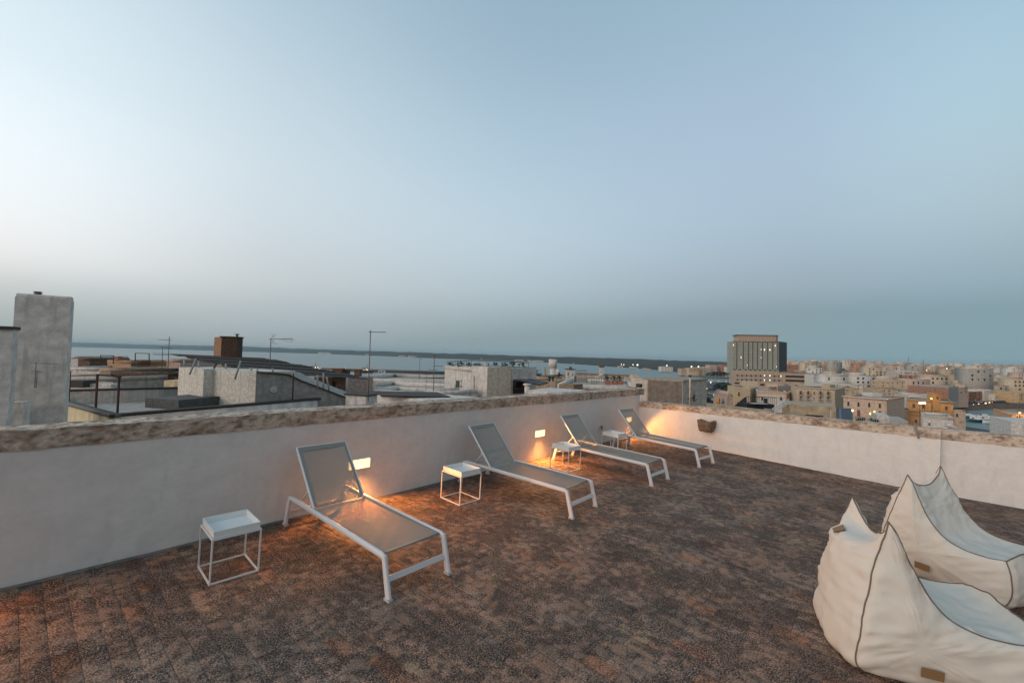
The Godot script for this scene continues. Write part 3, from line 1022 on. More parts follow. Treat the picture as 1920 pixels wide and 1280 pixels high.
# ------------------------------------------------------------------ roofs to the left
func left_roofs():
	var pale := wmat("render_pale", Color(0.80, 0.765, 0.69), 2.6)
	var white := wmat("render_white", Color(0.74, 0.71, 0.67), 2.2)
	var dirty := mat("limewash_flaking", Color(0.80, 0.77, 0.715), 0.95, "weather", 1.2, "stone_n", 0.3)
	var grey := mat("cement_grey", Color(0.42, 0.415, 0.395), 0.95, "weather", 1.7)
	var yellow := wmat("render_yellow", Color(0.66, 0.53, 0.36), 2.4)
	var brown := mat("old_stone_brown", Color(0.24, 0.185, 0.145), 0.96, "stone", 1.6, "stone_n", 1.0)
	var tan := wmat("tan_stone", Color(0.40, 0.31, 0.23), 2.0)
	var dark := mat("coping_dark", Color(0.075, 0.07, 0.068), 0.9, "weather", 1.0)
	var slab := wmat("roof_slab", Color(0.42, 0.405, 0.385), 3.0)
	var rust := mat("rust", Color(0.10, 0.035, 0.028), 0.9, "rust", 0.6)
	var B := -9.0

	# tall stair tower and its lower wing
	var t := building("stair_tower", "tall pale rendered tower with rounded top at the left edge", "tower", 27, 559, 131, 559, 14.2, 14.95, 0.6, B, pale)
	var st := begin()
	tube(st, [Vector3(-t.w / 2 + 0.02, 0, 0), Vector3(t.w / 2 - 0.02, 0, 0)], Vector3(0, 0, 1), [0.29], [0.11], 16, 0.55)
	part("rounded_top", done(st), pale, t.n, mv(0, t.h + 0.02, -0.3))
	var vent := begin()
	add_rod(vent, Vector3(0, 0, 0), Vector3(0, 0.14, 0), 0.085, 12)
	for k in 3: add_rod(vent, Vector3(0, 0.04 + 0.05 * k, 0), Vector3(0, 0.058 + 0.05 * k, 0), 0.115, 12)
	part("roof_vent", done(vent), mat("vent_brown", Color(0.16, 0.12, 0.10), 0.8), t.n, mv(-t.w * 0.20, t.h + 0.10, -0.6))
	part("cable_duct", box_mesh(Vector3(0.9, 0.05, 0.04)), mat("duct", Color(0.25, 0.23, 0.22), 0.8), t.n, mv(-0.5, t.h - 4.35, 0.02))
	var w := building("house", "white house front with dark roof coping cut off by the left edge", "house", -190, 612, 24, 616, 11.5, 12.7, 0.5, B, white)
	part("coping", box_mesh(Vector3(w.w + 0.06, 0.09, 0.62)), dark, w.n, mv(0, w.h + 0.045, -0.24))
	building("house_annex", "low grey-white house block under the pale stair tower", "house", -150, 752, 43, 758, 12.8, 13.7, 0.4, B, white)
	antenna("thin rusty aerial in front of the pale stair tower", 64, 679, 727, 14.3, [[681, 0.05, 0.62]], 0.012)
	antenna("short rusty aerial mast at the foot of the pale stair tower", 67, 695, 727, 14.5, [[696, 0.05, 0.05]], 0.01)

	# walled roof with the rusty posts: four parapets and a floor
	var py := -0.25
	var P := [ground_at(46, 732, py), ground_at(212, 776, py), ground_at(592, 746, py), ground_at(352, 725, py)]
	var o := thing("walled_roof", "flat grey roof behind a yellow parapet with dark coping", "roof", Transform3D(Basis(), Vector3(P[1].x, B, P[1].z)))
	var org := Vector3(P[1].x, B, P[1].z)
	for i in 4:
		var a: Vector3 = P[i] - org
		var b: Vector3 = P[(i + 1) % 4] - org
		var dirv := (b - a) * Vector3(1, 0, 1)
		var sb := begin()
		add_bar(sb, Vector3(a.x, a.y / 2 - 0.05, a.z), Vector3(b.x, b.y / 2 - 0.05, b.z), 0.28, a.y - 0.1)
		part("parapet", done(sb), [yellow, pale, grey, grey][i], o)
		var sc := begin()
		add_bar(sc, Vector3(a.x, a.y - 0.045 + 0.003 * i, a.z) - dirv.normalized() * 0.17, Vector3(b.x, b.y - 0.045 + 0.003 * i, b.z) + dirv.normalized() * 0.17, 0.34, 0.09)
		part("coping", done(sc), dark if i != 0 else mat("coping_grey", Color(0.24, 0.24, 0.23), 0.9, "weather", 1.0), o)
	var sf := begin()
	var fy := 9.0 - 1.05
	var quad := [P[0] - org, P[1] - org, P[2] - org, P[3] - org]
	grid(sf, func(u, v):
		var e: Vector3 = (quad[1] as Vector3).lerp(quad[2], u).lerp((quad[0] as Vector3).lerp(quad[3], u), v)
		return Vector3(e.x, fy, e.z), 4, 4, 1)
	part("roof_floor", done(sf), slab, o)
	var fl := -1.05
	# rusty posts
	var posts := thing("rusty_frame", "dark red rusty iron posts with a top bar on the walled roof", "iron frame", Transform3D(Basis(), ground_at(185, 757, fl)))
	var po := ground_at(185, 757, fl)
	for q in [[133, 696], [185, 701], [226, 707]]:
		var f: Vector3 = over(q[0], 18.6, fl)
		var hh := at(q[0], q[1], 18.6).y - fl
		part("post", box_mesh(Vector3(0.06, hh, 0.06)), rust, posts, Transform3D(Basis(), f - po + Vector3(0, hh / 2, 0)))
	var sb2 := begin()
	add_bar(sb2, at(185, 702, 18.6) - po, at(227, 707, 18.6) - po, 0.05, 0.05)
	add_bar(sb2, at(133, 706, 18.6) - po + Vector3(-1.2, 0.0, 0.3), at(185, 704, 18.6) - po, 0.03, 0.03)
	part("top_bar", done(sb2), rust, posts)
	lump("roof_hatch", "low dark grey hatch box on the walled roof beside the whitewashed hut", "roof hatch", 272, 746, 335, 764, 19.5, 2.2, mat("hatch", Color(0.10, 0.115, 0.12), 0.8, "weather", 1.5), "hatch", 19.0)

	# whitewashed hut with a cement lean-to
	var h1 := building("roof_hut", "flaking whitewashed roof hut with a grey cement side and round vent", "hut", 335, 689, 382, 691, 22.2, 20.6, 2.0, B, dirty)
	var a0 := at(382, 691, 20.9)
	var hp: Transform3D = (h1.n as Node3D).transform
	var inv := hp.affine_inverse()
	# recessed stretch and gable drawn as prisms in world places
	var prism = func(called: String, pts: Array, back: Vector3, m: Material):
		var ps := []
		for p in pts: ps.append(inv * (p as Vector3))
		var bk: Vector3 = inv.basis * back
		var sp := begin()
		var n := ps.size()
		for i in range(1, n - 1):
			for v in [ps[0], ps[i + 1], ps[i]]:
				sp.set_smooth_group(1); sp.add_vertex(v)
			for v in [ps[0] + bk, ps[i] + bk, ps[i + 1] + bk]:
				sp.set_smooth_group(2); sp.add_vertex(v)
		for i in n:
			var j := (i + 1) % n
			for v in [ps[i], ps[j] + bk, ps[i] + bk, ps[i], ps[j], ps[j] + bk]:
				sp.set_smooth_group(3 + i); sp.add_vertex(v)
		return part(called, done(sp), m, h1.n)
	var bk := Vector3(0.5, 0, -2.6)
	var q0 := at(383, 691, 21.2)
	var q1 := at(480, 697, 20.2)
	prism.call("recessed_wall", [Vector3(q0.x, B, q0.z), Vector3(q1.x, B, q1.z), q1, q0], Vector3(0.9, 0, -1.9), dirty)
	var g := [at(481, 697, 20.2), at(540, 702, 21.4), at(560, 712, 21.8), at(655, 748, 23.6)]
	prism.call("cement_side", [Vector3(g[0].x, B, g[0].z), Vector3(g[3].x, B, g[3].z), g[3], g[2], g[1], g[0]], Vector3(-0.6, 0, -2.4), grey)
	var edge := begin()
	for i in 3: add_bar(edge, inv * (g[i] as Vector3), inv * (g[i + 1] as Vector3), 0.16, 0.07)
	part("roof_edge", done(edge), dark, h1.n)
	var ring := begin()
	var rc := at(512, 730, 20.84)
	var fn: Vector3 = ((g[3] - g[0]) * Vector3(1, 0, 1)).normalized()
	var rn: Vector3 = fn.cross(Vector3.UP)
	var tm := TorusMesh.new()
	tm.inner_radius = 0.10
	tm.outer_radius = 0.155
	tm.rings = 20
	tm.ring_segments = 8
	ring.append_from(tm, 0, Transform3D(Basis(fn, rn, fn.cross(rn)), Vector3.ZERO))
	part("round_vent", done(ring), mat("vent_pale", Color(0.52, 0.52, 0.50), 0.8), h1.n, Transform3D(inv.basis, inv * (rc + rn * 0.05)))
	var disc := begin()
	add_rod(disc, rn * 0.0, rn * 0.06, 0.105, 20)
	part("vent_face", done(disc), white, h1.n, Transform3D(inv.basis, inv * (rc + rn * 0.0)))
	var pipe := begin()
	add_rod(pipe, at(547, 752, 21.2) + rn * 0.06, at(549, 700, 21.3) + rn * 0.06, 0.03)
	part("down_pipe", done(pipe), rust, h1.n, inv)

	# sloping roof of overlapping metal sheets over the hut
	var A := at(318, 664, 25.5)
	var Bc := at(494, 672, 26.8)
	var C := at(692, 711, 29.0)
	var D := at(470, 696, 22.0)
	var so := thing("sheet_roof", "sloping open roof of grey corrugated sheets on thin posts over the hut", "sheet roof", Transform3D(Basis(), A))
	var sheet := mat("corrugated", Color(0.105, 0.09, 0.085), 0.75, "weather", 1.1)
	var NS := 9
	for k in NS:
		var e0 := float(k) / NS
		var e1 := (k + 1.06) / NS
		var sg := begin()
		var lift := Vector3(0, 0.05 * (k % 2) + 0.02, 0)
		# each sheet runs from the lower edge D..A to the upper edge
		var pa := A.lerp(D, e0)
		var pb := A.lerp(D, minf(e1, 1.0))
		var pc := Bc.lerp(C, minf(e1, 1.0))
		var pd := Bc.lerp(C, e0)
		var sh := func(u: float, v: float) -> Vector3:
			return pa.lerp(pb, u).lerp(pd.lerp(pc, u), v) - A + lift + Vector3(0, 0.025 * sin(u * TAU * 3.0), 0)
		grid(sg, sh, 18, 3, 1)
		grid(sg, func(u, v): return sh.call(1.0 - u, v) - Vector3(0, 0.012, 0), 18, 3, 2)
		part("metal_sheet", done(sg), sheet, so)
	var steel := mat("zinc_post", Color(0.27, 0.28, 0.27), 0.6)
	for q in [[345, 674, 692, 23.0], [372, 677, 694, 22.4], [423, 682, 694, 21.6], [482, 690, 700, 21.0], [595, 703, 728, 22.3], [606, 699, 735, 22.8], [651, 708, 742, 25.0]]:
		var sg := begin()
		add_bar(sg, at(q[0], q[1], q[3]) - A, at(q[0], q[2], q[3]) - A, 0.06, 0.06)
		part("post", done(sg), steel, so)
	for q in [[367, 672, 355, 702, 21.0], [451, 676, 440, 711, 19.9], [406, 680, 400, 692, 21.5], [472, 690, 469, 696, 20.9], [510, 690, 512, 699, 20.6], [612, 706, 617, 732, 22.8]]:
		var sg := begin()
		add_bar(sg, at(q[0], q[1], q[4]) - A, at(q[2], q[3], q[4]) - A, 0.07, 0.05)
		part("strut", done(sg), steel if q[0] != 406 else dark, so)

	# chimney with two faces
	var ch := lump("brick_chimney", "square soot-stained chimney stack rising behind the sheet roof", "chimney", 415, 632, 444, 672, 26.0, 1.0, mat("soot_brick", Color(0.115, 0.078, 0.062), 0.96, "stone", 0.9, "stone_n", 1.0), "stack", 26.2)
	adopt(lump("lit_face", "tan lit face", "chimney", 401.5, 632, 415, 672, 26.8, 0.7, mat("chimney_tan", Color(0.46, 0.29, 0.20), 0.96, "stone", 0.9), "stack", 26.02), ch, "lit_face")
	part("rim", box_mesh(Vector3(ch.w + 0.14, 0.07, 1.1)), mats.soot_brick, ch.n, mv(-0.02, ch.h + 0.03, -0.5))
	var cw := begin()
	add_rod(cw, Vector3(0, 0, 0), Vector3(0, 0.12, 0), 0.05)
	add_rod(cw, Vector3(0, 0.12, 0), Vector3(0, 0.17, 0), 0.12)
	part("cowl", done(cw), dark, ch.n, mv(ch.w / 2 - 0.1, ch.h + 0.06, -0.3))

	antenna("thin dark aerial mast with two booms left of the brick chimney", 314, 631, 694, 27.0, [[637, 0.65, 0.04], [652, 0.18, 0.12], [663, 0.9, 0.12]], 0.022)
	antenna("lower dark aerial with crossed arms beside the thin mast", 302, 650, 700, 28.0, [[651, 0.1, 0.06], [665, 0.55, 0.45], [677, 0.3, 0.3]], 0.02)
	var ya = antenna("aerial with a wedge shaped boom above the sheet roof", 505, 634, 698, 23.0, [[635, 0.05, 1.15]], 0.022)
	var dd := at(505, 635, 23.0) - at(505, 698, 23.0)
	var sy := begin()
	add_rod(sy, dd + Vector3(0.45, 0.0, 0), dd + Vector3(1.2, 0.07, 0), 0.009)
	add_rod(sy, dd + Vector3(0.45, 0.0, 0), dd + Vector3(1.18, -0.16, 0), 0.009)
	add_rod(sy, dd + Vector3(1.2, 0.07, 0), dd + Vector3(1.18, -0.16, 0), 0.009)
	for s in [-1, 1]:
		for k in 4: add_rod(sy, dd + Vector3(0.08 + 0.05 * k, s * 0.06, 0), dd + Vector3(0.30 - 0.04 * k, s * 0.28, 0.1 * (k - 1.5)), 0.006)
	part("reflector", done(sy), mat("aerial_pale", Color(0.33, 0.36, 0.31), 0.5), ya)
	antenna("tallest thin aerial mast with a single short boom to the right", 690, 619, 752, 21.0, [[622, 0.08, 0.72]], 0.022)
	antenna("leaning aerial mast near the white cube house", 812, 664, 748, 26.0, [[666, 0.05, 0.1], [686, 0.0, 0.5], [693, 0.3, 0.2]], 0.022)
	antenna("pale thin mast left of the leaning aerial", 786, 672, 712, 34.0, [[673, 0.02, 0.15]], 0.016)
	antenna("slender aerial on the pale flat roofs before the white cube house", 798, 700, 745, 24.0, [[701, 0.2, 0.2]], 0.012)

	# roofs farther away on the left
	var L := [
		["house", "pale low roof block right of the stair tower", 118, 668, 146, 667, 62, 62, 8, white], ["house", "small brown stone roof block by the sea left of the chimney", 146, 671, 168, 671, 58, 58, 6, brown],
		["house", "long pale terrace roof in front of the brown block", 112, 688, 190, 689, 46, 46, 8, pale], ["house", "tan flat roof between pale terrace and orange house", 186, 690, 228, 691, 44, 44, 7, tan],
		["house", "orange-brown roof house with dark shaded corner", 201, 675, 245, 676, 52, 50, 6, wmat("orange_stone", Color(0.40, 0.255, 0.165), 2.0)], ["house", "dull brown house front joined to the orange-brown house", 246, 676, 281, 677, 50, 51, 6, brown],
		["house", "long dark brown stone wall house behind the walled roof", 208, 696, 337, 696, 36, 36, 7, mat("dark_stone", Color(0.16, 0.125, 0.10), 0.96, "stone", 2.2, "stone_n", 1.0)], ["house", "pinkish house corner below the thin aerial mast", 312, 672, 338, 674, 48, 48, 7, wmat("pinkish", Color(0.47, 0.36, 0.32), 2.0)],
		["house", "grey low roof block left of the dark stone wall", 118, 703, 212, 706, 33, 32, 6, slab], ["house", "white roof strip behind the sheet roof", 430, 694, 560, 700, 40, 40, 8, white],
		["house", "small tan house seen between the posts of the sheet roof", 404, 684, 416, 684, 34, 34, 4, tan],
		["house", "pinkish roof terrace behind the cement lean-to", 548, 706, 606, 712, 30, 29, 5, mats.get("pinkish", white)]]
	for e in L: building(e[0], e[1], "house", e[2], e[3], e[4], e[5], e[6], e[7], e[8], -12.0, e[9], 0.35 if e[8] > 5 else 0.0, slab)
	lump("roof_box", "yellowish cube at the end of the dark stone wall", "roof box", 307, 713, 334, 726, 30, 1.2, yellow)
	lump("water_tank", "long white tank lying on a roof beyond the rusty posts", "water tank", 155, 719, 207, 726, 30, 0.8, white, "tank")
	lump("roof_box", "dark heap of roofing beside the pale stair tower", "roofing", 122, 713, 155, 726, 29.5, 1.0, dark)
	lump("chimney", "little reddish chimney on the orange-brown house", "chimney", 213, 668, 221, 676, 51, 0.6, mat("terracotta", Color(0.32, 0.14, 0.09), 0.9), "stack")
	for q in [[188, 212, 666, 682, "thin pergola frame on the tan flat roof"], [253, 279, 662, 677, "thin pergola frame on the brown house"]]:
		var po2 := at(q[0], q[3], 50)
		var pg := thing("pergola_frame", q[4], "pergola", Transform3D(Basis(), po2))
		for x in [q[0], q[1]]:
			var sg := begin()
			add_bar(sg, at(x, q[3], 50) - po2, at(x, q[2], 50) - po2, 0.07, 0.07)
			part("post", done(sg), dark, pg)
		var sg2 := begin()
		add_bar(sg2, at(q[0], q[2], 50) - po2, at(q[1], q[2] + 0.6, 50) - po2, 0.07, 0.07)
		part("beam", done(sg2), dark, pg)

# ------------------------------------------------------------------ roofs in the middle
func middle_roofs():
	var white = mats.render_white
	var pale = mats.render_pale
	var slab = mats.roof_slab
	var dark = mats.coping_dark
	var tan = mats.tan_stone
	var bluish := wmat("bluish_white", Color(0.64, 0.65, 0.66), 2.6)
	var conc := mat("raw_concrete", Color(0.70, 0.63, 0.56), 0.95, "weather", 1.5, "weather_n", 0.5)
	var B := -10.0
	building("house", "long pale flat roofed house front left of the white cube house", "house", 652, 711, 836, 710, 50, 48, 12, B, pale, 0.5, slab)
	building("house", "wide grey roof with bluish edge below the long pale house", "house", 650, 728, 884, 727, 36, 33, 7, B, bluish, 0.4, slab)
	building("house", "pale wall block in front of the wide grey roof", "house", 700, 733, 795, 732, 29, 28, 3, B, pale, 0.25, slab)
	building("house", "short white garden wall house before the white cube house", "house", 795, 731, 831, 733, 26.5, 25.5, 3, B, white, 0.25, slab)
	building("house", "low house with a flat dark tarred roof behind the long parapet", "house", 707, 744, 822, 748, 19.5, 17.5, 2.5, B, white)
	var tar := thing("tar_roof", "sagging dark tar sheet on the low white house", "roof", Transform3D(Basis(), at(765, 744, 18.9)))
	part("tar_sheet", box_mesh(Vector3(2.9, 0.06, 2.3)), mat("tar", Color(0.07, 0.062, 0.058), 0.9, "weather", 0.8), tar, Transform3D(Basis(Vector3.UP, 0.42) * Basis(Vector3.BACK, -0.03), Vector3(0, 0.05, -0.7)))
	var sm := building("house", "small whitish box with thin dark coping beside the tallest aerial", "house", 648, 741, 686, 742, 22.5, 22, 2, B, white)
	part("coping", box_mesh(Vector3(sm.w + 0.12, 0.07, 2.1)), dark, sm.n, mv(0, sm.h + 0.035, -0.97))
	var st := building("chimney_house", "brownish roof hut with a narrow dark doorway right of the sheet roof", "hut", 622, 707, 648, 708, 27.5, 28.5, 1.6, B, mat("brown_block", Color(0.37, 0.27, 0.20), 0.96, "stone", 1.4))
	window(st, 626, 728, 5, 26, "plain", mat("doorway", Color(0.03, 0.025, 0.022), 0.9), null, "doorway")
	for q in [[622, 640, 692, 702, 33, "broad brown chimney behind the sheet roof end"], [664, 674, 694, 707, 33, "narrow orange-brown chimney left of the tallest aerial"], [645, 652, 694, 703, 33.5, "small dark chimney between the two brown chimneys"]]:
		var c := lump("chimney", q[5], "chimney", q[0], q[2], q[1], q[3] + 6, q[4], 0.5, mat("chimney_brown", Color(0.25, 0.15, 0.105), 0.95, "stone", 0.8), "stack")
		part("cap", box_mesh(Vector3(c.w + 0.12, 0.07, 0.62)), mats.chimney_brown, c.n, mv(0, c.h + 0.03, -0.25))
	# the white cube house
	var cb := building("cube_house", "white cube house with a green door and plants along its roof", "house", 834, 687, 884, 686, 34.0, 29.0, 2.4, B, white, 0.3, slab)
	var dr := window(cb, 861.5, 720, 8.5, 14, "frame", mat("green_paint", Color(0.012, 0.065, 0.042), 0.5), white, "green_door")
	var c2 := building("cube_house_front", "bluish white house front right of the white cube house corner", "house", 884.5, 686, 914, 688, 29.0, 28.0, 5.0, B, bluish)
	adopt(building("concrete_house", "plain grey concrete house front between the white cube house and the awning", "house", 914.5, 689, 959, 690, 28.0, 29.0, 5.0, B, conc), cb, "concrete_front")
	adopt(c2, cb, "bluish_front")
	var c4 := building("awning_house", "bluish white house with a dark opening under a grey awning", "house", 959.5, 690, 991, 691, 29.2, 30.5, 5.0, B, bluish)
	window(c4, 973, 724, 20, 26, "plain", mat("doorway", Color(0.03, 0.025, 0.022), 0.9), null, "dark_opening")
	window(c4, 972, 721, 12, 11, "frame", null, mat("iron", Color(0.05, 0.045, 0.045), 0.6), "window")
	var pipe := begin()
	add_rod(pipe, at(889, 745, 28.5), at(889, 703, 28.5), 0.025)
	var dp := thing("down_pipe", "thin rusty pipe on the bluish house front", "pipe", Transform3D())
	part("pipe", done(pipe), mats.rust, dp)
	rails("roof_railing", "dark thin railing along the roof of the cube houses", "railing", [at(838, 688, 34.5), at(884, 687, 29.3), at(955, 690, 28.6), at(991, 691, 30.2)], 0.42, mats.iron, 0.5, 0.022)
	for i in 9:
		var x: float = 846.0 + i * 16.5
		shrub("dark potted roof plant, number %s along the cube house railing" % ORD[i], at(x, 688.5, 31.0), 0.18 + 0.12 * rng.randf(), 0.3 + 0.15 * rng.randf(), "roof plants on the cube houses")
	lump("roof_box", "small white cube on the roof of the cube houses", "roof box", 906, 680, 914, 689, 29.5, 0.5, white)
	# awning
	var aw := thing("awning", "dark grey sloping awning over the bluish doorway", "awning", Transform3D(Basis(), at(975, 712, 29)))
	var ao := at(975, 712, 29)
	var sg := begin()
	var ap := [at(962, 711, 28.6), at(1012, 721, 27.0), at(1030, 716, 30.5), at(990, 709, 31.5)]
	grid(sg, func(u, v): return (ap[0] as Vector3).lerp(ap[1], u).lerp((ap[3] as Vector3).lerp(ap[2], u), v) - ao, 4, 4, 1)
	grid(sg, func(u, v): return (ap[1] as Vector3).lerp(ap[0], u).lerp((ap[2] as Vector3).lerp(ap[3], u), v) - ao - Vector3(0, 0.06, 0), 4, 4, 2)
	part("awning_sheet", done(sg), mat("awning_grey", Color(0.055, 0.055, 0.06), 0.8), aw)
	var ac := begin()
	add_rod(ac, at(989, 742, 25.0) - ao, at(989, 722, 25.0) - ao, 0.17, 12)
	add_rod(ac, at(989, 722, 25.0) - ao, at(989, 719, 25.0) - ao, 0.24, 12)
	part("column", done(ac), white, aw)
	# white terraces behind the end of the long parapet
	building("house", "whitewashed sloping roof below the palm", "house", 990, 737, 1068, 731, 21.5, 20.5, 2.5, B, white)
	var wt := building("house", "white terrace wall under the railings near the corner", "house", 1046, 722, 1190, 722, 26, 25, 8, B, white, 0.3, wmat("terrace_floor_pale", Color(0.45, 0.42, 0.38), 2.0))
	building("house", "brownish low wall house right of the octagonal tower", "house", 1042, 711, 1068, 711, 36, 36, 5, B, tan, 0.2, slab)
	building("house", "rubble stone corner below the stair tower", "house", 1048, 720, 1076, 721, 24.5, 24, 1.2, B, mat("rubble", Color(0.42, 0.34, 0.27), 0.97, "stone", 0.8, "stone_n", 1.5))
	building("house", "pale flat roof with planted edge beneath the palm", "house", 992, 706, 1032, 707, 44, 43, 9, B, tan, 0.3, slab)
	# octagonal water tower: narrow shaft, wide head
	var og := at(1036, 716, 52)
	var oc := thing("octagonal_tower", "white octagonal tower with wide head and narrow shaft", "tower", Transform3D(Basis(Vector3.UP, 0.3), og))
	var k := 52.0 / FOCAL
	var s1 := begin()
	add_rod(s1, Vector3(0, -3, 0), Vector3(0, 26.5 * k, 0), 5.2 * k, 8)
	part("shaft", done(s1), white, oc)
	var s2 := begin()
	add_rod(s2, Vector3(0, 26.0 * k, 0), Vector3(0, 27.5 * k, 0), 6.2 * k, 8, 7.6 * k)
	add_rod(s2, Vector3(0, 27.5 * k, 0), Vector3(0, 42.0 * k, 0), 7.9 * k, 8)
	part("head", done(s2), white, oc)
	var s3 := begin()
	add_rod(s3, Vector3(0, 42.0 * k, 0), Vector3(0, 43.2 * k, 0), 7.4 * k, 8)
	part("rim", done(s3), mat("rim_pink", Color(0.42, 0.27, 0.23), 0.9), oc)
	# dome
	var dg := at(1046, 704, 66)
	var dm := thing("domed_turret", "small white domed turret right behind the octagonal tower", "dome", Transform3D(Basis(), dg))
	k = 66.0 / FOCAL
	var s4 := begin()
	add_rod(s4, Vector3(0, -3, 0), Vector3(0, 5.0 * k, 0), 4.3 * k, 16)
	part("drum", done(s4), white, dm)
	var s5 := begin()
	add_rod(s5, Vector3(0, 5.0 * k, 0), Vector3(0, 6.2 * k, 0), 4.8 * k, 16)
	part("ring", done(s5), slab, dm)
	var sph := SphereMesh.new()
	sph.radius = 4.1 * k
	sph.height = 5.6 * k * 2
	sph.radial_segments = 20
	sph.rings = 10
	part("dome", sph, white, dm, mv(0, 6.2 * k, 0))
	# bell pier
	lump("stone_pier", "slim pale stone pier between the palm and the octagonal tower", "pier", 1021, 688, 1024.5, 708, 58, 0.3, tan, "shaft")
	# stair tower with slots
	var sv := building("stair_hut", "white stair hut with narrow dark slots and a chimney on top", "hut", 1064, 693, 1077, 693, 33, 33, 1.0, B, white)
	for x in [1065.2, 1073.4]: window(sv, x, 701.5, 1.1, 7, "plain")
	part("cap", box_mesh(Vector3(0.72, 0.05, 1.15)), dark, sv.n, mv(0, sv.h + 0.03, -0.5))
	part("chimney", box_mesh(Vector3(0.2, 0.16, 0.2)), mats.chimney_brown, sv.n, mv(0.04, sv.h + 0.13, -0.5))
	# railings and outside stair
	var wm := mat("white_paint", Color(0.62, 0.62, 0.60), 0.6)
	rails("stair_railing", "white sloping stair railing against the white stair hut", "railing", [at(1064, 717, 31.5), at(1079, 707, 31.5)], 0.45, wm, 0.12, 0.018)
	rails("terrace_railing", "white upright terrace railing right of the stair hut", "railing", [at(1079, 717, 31.0), at(1100, 717, 30.5)], 0.85, mats.iron, 0.14, 0.016)
	rails("stair_railing", "white stair railing climbing beside the potted plants", "railing", [at(1116, 719, 27.5), at(1134, 709, 27.5)], 0.4, wm, 0.12, 0.016)
	rails("terrace_railing", "thin grey railing in front of the potted plants", "railing", [at(1100, 720, 27.0), at(1142, 720, 26.4)], 0.35, mats.iron, 0.15, 0.014)
	var bl := building("balustrade_wall", "long pinkish balustrade wall with a brown coping before the sea", "wall", 1081, 702, 1186, 704, 38, 36, 0.4, B, wmat("pink_render", Color(0.45, 0.37, 0.32), 2.0))
	for i in 34: part("baluster", box_mesh(Vector3(0.06, 0.72, 0.05)), white, bl.n, mv(lerpf(-0.48, 0.48, i / 33.0) * bl.w, bl.h - 0.55, 0.03))
	part("coping", box_mesh(Vector3(bl.w + 0.1, 0.10, 0.55)), mat("coping_brown", Color(0.24, 0.17, 0.14), 0.9), bl.n, mv(0, bl.h + 0.05, -0.2))
	lump("garden_shed", "little dark shed behind the terrace railing", "shed", 1084, 708, 1102, 717, 29.5, 0.6, mat("shed", Color(0.22, 0.215, 0.20), 0.9))
	lump("planter_box", "pale green planter box on the white terrace", "planter", 1107, 713, 1122, 720, 27.2, 0.4, mat("pale_green", Color(0.40, 0.42, 0.36), 0.8))
	var ck := lump("chimney", "slim white chimney with a brown cap above the balustrade wall", "chimney", 1125.5, 688, 1132, 704, 36.5, 0.3, white, "stack")
	part("cap", box_mesh(Vector3(0.42, 0.12, 0.42)), mats.chimney_brown, ck.n, mv(0, ck.h + 0.05, -0.15))
	var ter := mat("terracotta", Color(0.32, 0.14, 0.09), 0.9)
	for q in [[1135.5, 1145.5, "round terracotta pot with a dark bush on the white terrace"], [1149, 1158, "long terracotta trough with a dark bush, left half"], [1159, 1169, "long terracotta trough with a spiky plant, right half"]]:
		var pt := lump("flower_pot", q[2], "flower pot", q[0], 714.5, q[1], 721, 25.2, 0.3, ter, "pot")
		for j in 2: part("plant", leaf_ball(3 + j, 60), mat("leaf_dark", Color(0.035, 0.06, 0.03), 0.8), pt.n, Transform3D(Basis().scaled(Vector3(0.17, 0.2, 0.16)), Vector3(-0.07 + 0.14 * j, pt.h + 0.12, -0.15)))
	shrub("bushy green climbing plant at the foot of the octagonal tower", at(1033, 716, 34), 0.22, 0.55, "")
	shrub("second green plant right of the octagonal tower's foot", at(1039, 716, 33.5), 0.2, 0.5, "")
	shrub("blue-green shrub under the white dome", at(1046, 709, 40), 0.3, 0.5, "")
	shrub("dark hedge under the palm, left part", at(998, 706, 46), 0.55, 0.5, "")
	shrub("dark hedge under the palm, right part", at(1014, 707, 46), 0.6, 0.4, "")
	palm("single palm rising above the roofs right of the cube houses", at(1004, 708, 50), 0.75, 1.0)

	# concrete box house by the corner
	building("concrete_house", "lower left end of the streaked concrete house at the corner", "house", 1184, 709, 1208, 710, 20.0, 19.5, 2.0, B, conc)
	var cx := building("concrete_house", "blank streaked concrete house directly behind the parapet corner", "house", 1206, 712, 1281, 715, 18.6, 17.4, 2.5, B, conc)
	part("coping", box_mesh(Vector3(cx.w + 0.06, 0.07, 2.55)), mat("coping_tan", Color(0.46, 0.39, 0.32), 0.9, "weather", 1.0), cx.n, mv(0, cx.h + 0.036, -1.25))
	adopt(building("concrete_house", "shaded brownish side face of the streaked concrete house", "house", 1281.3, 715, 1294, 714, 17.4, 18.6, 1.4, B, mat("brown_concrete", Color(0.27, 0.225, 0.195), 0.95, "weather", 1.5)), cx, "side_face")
	building("concrete_house", "farther brown wall right of the concrete house pipe", "house", 1294.3, 713, 1309, 713, 20.5, 21.5, 1.0, B, wmat("brown_wall", Color(0.33, 0.265, 0.225), 1.8))
	var pv := thing("vent_pipe", "white vent pipe with dark hood on the concrete house", "vent pipe", Transform3D(Basis(), at(1294, 762, 17.3)))
	var vo := at(1294, 762, 17.3)
	var vs := begin()
	add_rod(vs, Vector3.ZERO, at(1294, 707, 17.3) - vo, 0.035)
	part("pipe", done(vs), wmat("pipe_pale", Color(0.55, 0.47, 0.38), 1.0), pv)
	var vh := begin()
	add_rod(vh, at(1294, 707.5, 17.3) - vo, at(1294, 703, 17.3) - vo, 0.03, 10, 0.075)
	part("hood", done(vh), mats.black_metal, pv)
	var dk := thing("satellite_dish", "small brown satellite dish on the side of the concrete house", "satellite dish", Transform3D(Basis(Vector3.UP, 0.9), at(1299, 746, 17.2)))
	var ds := begin()
